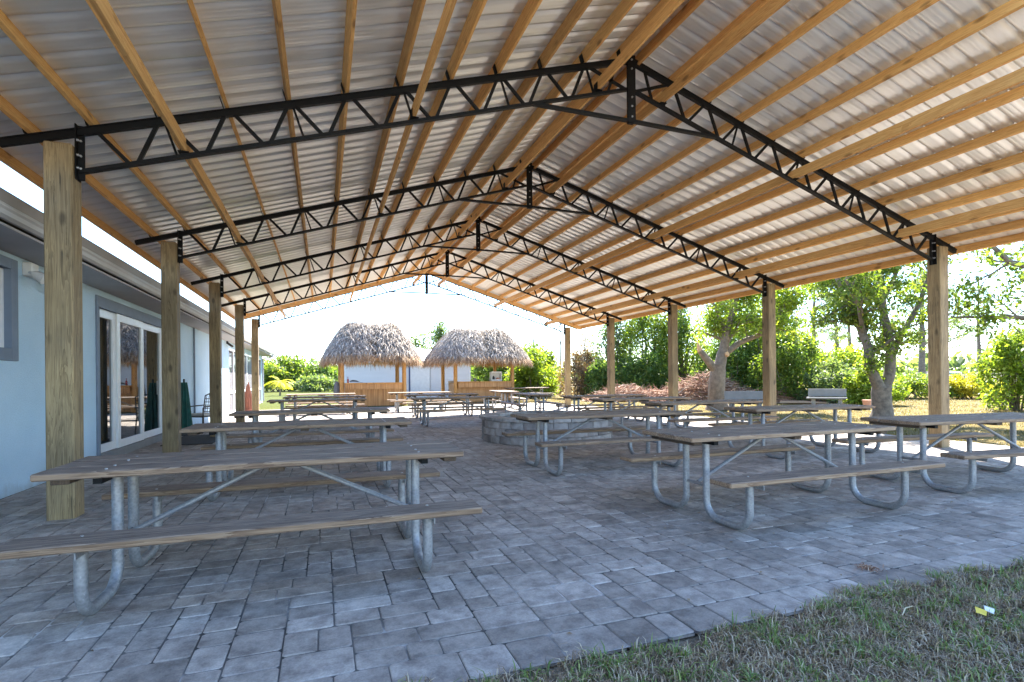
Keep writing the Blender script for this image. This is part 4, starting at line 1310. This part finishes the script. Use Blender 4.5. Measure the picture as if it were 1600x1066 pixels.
# brush pile
rg = random.Random(55); mb = MB()
for i in range(4600):
    u_ = rg.uniform(-1, 1); v_ = rg.uniform(-1, 1)
    hh = 1.25 * max(0, 1 - u_ * u_) ** 0.7 * max(0, 1 - v_ * v_) * (0.8 + 0.35 * math.sin(u_ * 7 + 1))
    ax = Vector((0.72, -0.69, 0)); ay = Vector((0.69, 0.72, 0))
    c = ax * u_ * 5.6 + ay * v_ * 1.5 + Vector((0, 0, max(0.02, hh * rg.uniform(.35, 1.05))))
    d = (ax * rg.gauss(0, 1) + ay * rg.gauss(0, .7) + Vector((0, 0, rg.gauss(0.05, .28)))).normalized()
    L = rg.uniform(0.35, 1.3); r_ = rg.choice([0.008, 0.011, 0.016, 0.028])
    k = Vector((rg.gauss(0, .06), rg.gauss(0, .06), rg.gauss(0, .05)))
    p0 = c - d * L / 2; p1 = c + d * L / 2
    p0.z = max(p0.z, 0.01); p1.z = max(p1.z, 0.01)
    mb.tube([p0, c + k, p1], [r_, r_ * .8, r_ * .4], 4, cap=False)
o = mb.build('brush_pile', M['twig'], None, False, (18.4, 22.4, 0)); tag(o, 'long heap of reddish brown cut branches on the grass before the thicket', 'brush pile')
b = MB(); b.box((0, 0, 0.2), (0.34, 0.2, 0.42), Matrix.Rotation(R(25), 3, 'Y'), 0.04); b.box((0.15, 0, 0.42), (0.2, 0.16, 0.2), Matrix.Rotation(R(-20), 3, 'Y'), 0.03)
o = b.build('plastic_scrap', M['white'], None, False, (18.5, 20.9, 0.55)); tag(o, 'crumpled white plastic scrap lying on the right end of the brush pile', 'litter')
for q, (x, y, lb) in enumerate(((21.3, 20.2, 'pale felled log on the grass right of the second right post'),)):
    b = MB(); b.tube([(-0.9, 0, 0.07), (0, 0.05, 0.09), (1.0, -0.1, 0.06)], [0.07, 0.065, 0.05], 8); o = b.build('log', M['twig'], None, True, (20.2, 17.6, 0)); o.rotation_euler = (0, 0, R(-50)); tag(o, lb, 'log')


# white benches
def bench(loc, rz, label):
    t = thing('garden_bench', label, 'bench', loc, rz, 'pale concrete benches on the lawn')
    b = MB(); b.box((0, 0.16, 0.62), (1.30, 0.07, 0.30), Matrix.Rotation(R(-8), 3, 'X'), 0.01); b.build('backrest', M['concrete'], t)
    b = MB(); b.box((0, -0.06, 0.41), (1.36, 0.42, 0.07), None, 0.012); b.build('seat', M['concrete'], t)
    for sx in (-1, 1):
        b = MB(); b.box((sx * 0.45, -0.04, 0.19), (0.12, 0.34, 0.38), None, 0.012); b.box((sx * 0.45, 0.15, 0.42), (0.06, 0.06, 0.2)); b.build('leg', M['concrete'], t)
    return t


bb = bench((18.6, 15.1, -0.03), R(-55), 'pale bench in front of the low shrubs, left of the forked tree trunk')
dup(bb, (13.95, 14.5, -0.03), R(-35), 'pale bench partly hidden behind the second right post')
b = MB(); b.tube([(0, 0, 0), (0, 0, 0.3), (0, 0, 0.34)], [0.11, 0.16, 0.17], 14); o = b.build('flower_pot', M['terracotta'], None, True, (19.6, 14.2, -0.02)); tag(o, 'terracotta flower pot on the grass left of the forked tree', 'pot')

# portable toilet and dirt mound beyond
pt = thing('portable_toilet', 'green portable toilet with a white roof far off beside the first right post', 'toilet', (62.4, 35.9, -0.7), R(-50))
b = MB(); b.box((0, 0, 1.05), (1.1, 1.1, 2.1), None, 0.04); b.build('cabin', M['porta'], pt)
b = MB(); b.box((0, 0, 2.16), (1.16, 1.16, 0.10), None, 0.04); b.box((0, 0, 2.24), (0.9, 0.9, 0.1), None, 0.04); b.build('roof', M['white'], pt)
b = MB(); b.box((0, -0.56, 1.0), (0.72, 0.03, 1.85), None, 0.01); b.build('door', M['porta'], pt)
mb = MB(); nx_, ny_ = 40, 16; vs = []
rg = random.Random(6)
for i in range(nx_):
    for j in range(ny_):
        u_ = i / (nx_ - 1) * 2 - 1; v_ = j / (ny_ - 1) * 2 - 1
        h = max(0, (1 - u_ * u_)) ** .8 * max(0, 1 - v_ * v_) * (1.5 + .35 * math.sin(u_ * 9) + .25 * math.sin(u_ * 23 + v_ * 5)) + rg.uniform(-.05, .05)
        ax = Vector((0.75, -0.66, 0)); ay = Vector((0.66, 0.75, 0))
        p = ax * u_ * 9 + ay * v_ * 4; vs.append((p.x, p.y, h - .08))
mb.add(vs, [(i * ny_ + j, (i + 1) * ny_ + j, (i + 1) * ny_ + j + 1, i * ny_ + j + 1) for i in range(nx_ - 1) for j in range(ny_ - 1)])
o = mb.build('dirt_mound', M['dirt'], None, True, (56.5, 30.0, 0)); tag(o, 'long heap of pale tan dirt far off on the right', 'dirt heap')


# ------------------------------------------------------------------ grass
def blades(n, region, hmin, hmax, wd, mat, name, label, rng, clump=0.0, keep=None, z=-0.03):
    x0_, x1_, y0_, y1_ = region
    if clump:
        nc = max(1, n // 14)
        c = np.stack([rng.uniform(x0_, x1_, nc), rng.uniform(y0_, y1_, nc)], 1)
        P = c[rng.integers(0, nc, n)] + rng.normal(size=(n, 2)) * clump
    else:
        P = np.stack([rng.uniform(x0_, x1_, n), rng.uniform(y0_, y1_, n)], 1)
    if keep is not None: P = P[keep(P)]
    n = len(P)
    a = rng.uniform(0, 6.283, n); h = rng.uniform(hmin, hmax, n) * (0.5 + rng.random(n)); bend = rng.uniform(0.3, 2.0, n)
    d = np.stack([np.cos(a), np.sin(a), np.zeros(n)], 1); s = np.stack([-np.sin(a), np.cos(a), np.zeros(n)], 1)
    B = np.concatenate([P, np.full((n, 1), z)], 1)
    wv = (wd * rng.uniform(.6, 1.3, n))[:, None]
    upv = np.array([0, 0, 1.0])
    m1 = B + upv * (h * .6)[:, None] + d * (h * .3 * bend)[:, None]
    tp = B + upv * (h * np.clip(1.0 - .3 * bend, .25, 1))[:, None] + d * (h * .85 * bend)[:, None]
    V = np.stack([B - s * wv, B + s * wv, m1 + s * wv * .8, m1 - s * wv * .8, tp + s * wv * .1, tp - s * wv * .1], 1).reshape(-1, 3)
    i0 = np.arange(n) * 6
    F = np.concatenate([np.stack([i0, i0 + 1, i0 + 2, i0 + 3], 1), np.stack([i0 + 3, i0 + 2, i0 + 4, i0 + 5], 1)])
    o = npmesh(name, V, F, mat); tag(o, label, 'grass', kind='stuff')


g1 = np.random.default_rng(91)
def edge(P):
    x = P[:, 0]
    return P[:, 1] < 2.06 + 0.028 * x + 0.045 * np.sin(2.3 * x + 1) + 0.04 * np.sin(7.1 * x) + 0.03 * np.sin(17.3 * x + 2) + g1.normal(size=len(P)) * 0.025


blades(120000, (-0.3, 7.2, 0.5, 2.35), 0.022, 0.052, 0.0026, M['grass_brown'], 'thatch_grass', 'matted dry brown grass in front of the patio edge', g1, 0.03, edge, -0.012)
blades(22000, (-0.3, 7.2, 0.5, 2.3), 0.03, 0.062, 0.0030, M['grass'], 'grass', 'green grass tufts among the brown grass by the patio edge', g1, 0.018, edge, -0.010)
dry = lambda P: (P[:, 0] > 11.3) | (P[:, 1] > 25.1)
blades(60000, (9.5, 30, 2.0, 30), 0.03, 0.09, 0.006, M['grass_dry'], 'dry_grass', 'dry yellow lawn grass right of and beyond the patio', g1, 0.10, dry)

# litter in the grass
wr = MB()
rg = random.Random(8)
vs = [(-0.04, -0.02, 0.0), (0.0, -0.022, 0.014), (0.045, -0.012, 0.002), (-0.044, 0.02, 0.008), (0.004, 0.024, 0.022), (0.04, 0.02, 0.004)]
wr.add(vs, [(0, 1, 4, 3), (1, 2, 5, 4)], 0)
wr.add([(v_[0] + .035, v_[1] - .03, v_[2] + .006) for v_ in vs[:2]] + [(vs[2][0] - .03, vs[2][1] - .02, .012)] + [(v_[0] * .6 + .03, v_[1] - .035, v_[2] + .006) for v_ in vs[3:]], [(0, 1, 4, 3)], 1)
o = wr.build('candy_wrapper', [M['yellow'], M['white']], None, False, (3.21, 1.73, 0.02)); o.rotation_euler = (0, 0, 0.5); tag(o, 'crumpled yellow and white wrapper lying in the front grass', 'litter')
for (x, y, a, L, lb) in ((2.85, 1.86, 0.3, .16, 'pale dry straw stalk in the front grass left of the yellow wrapper'), (1.05, 1.62, 1.9, .13, 'pale dry straw stalk near the bottom edge of the front grass')):
    b = MB(); b.tube([(-L / 2, 0, 0), (0, .01, .012), (L / 2, 0, .004)], [.003, .0035, .0015], 5); o = b.build('straw_stalk', M['straw'], None, False, (x, y, 0.03)); o.rotation_euler = (0, 0, a); tag(o, lb, 'straw')
b = MB()
for i in range(46):
    a = rg.random() * 6.28; r_ = abs(rg.gauss(0, .035)); L = rg.uniform(.03, .07); q = rg.random() * 6.28
    b.tube([(r_ * math.cos(a), r_ * math.sin(a), .004), (r_ * math.cos(a) + L * .5 * math.cos(q), r_ * math.sin(a) + L * .5 * math.sin(q), .02), (r_ * math.cos(a) + L * math.cos(q), r_ * math.sin(a) + L * math.sin(q), .008)], [.002, .0025, .001], 3)
o = b.build('grass_clump', M['twig'], None, False, (3.31, 2.40, 0.0)); tag(o, 'torn clump of dry grass lying on the front edge of the pavers', 'grass clump')

rg = random.Random(41)
V = []; F = []
for i in range(46):
    x = rg.uniform(-2.8, 7.5); y = 2.2 + abs(rg.gauss(0, 1.6)); a = rg.random() * 6.28; L = rg.uniform(.018, .045); wv = L * rg.uniform(.3, .55)
    ca, sa = math.cos(a), math.sin(a); n0 = len(V)
    for (u_, v_, z_) in ((-.5, 0, .002), (0, .5, .008), (.5, 0, .003), (0, -.5, .007)):
        V.append((x + (u_ * L) * ca - (v_ * wv) * sa, y + (u_ * L) * sa + (v_ * wv) * ca, z_ + .003))
    F.append((n0, n0 + 1, n0 + 2, n0 + 3))
o = npmesh('leaf_litter', np.array(V), np.array(F), M['leaf_brown']); tag(o, 'small dry brown leaf bits scattered on the front pavers', 'leaf litter', kind='stuff')
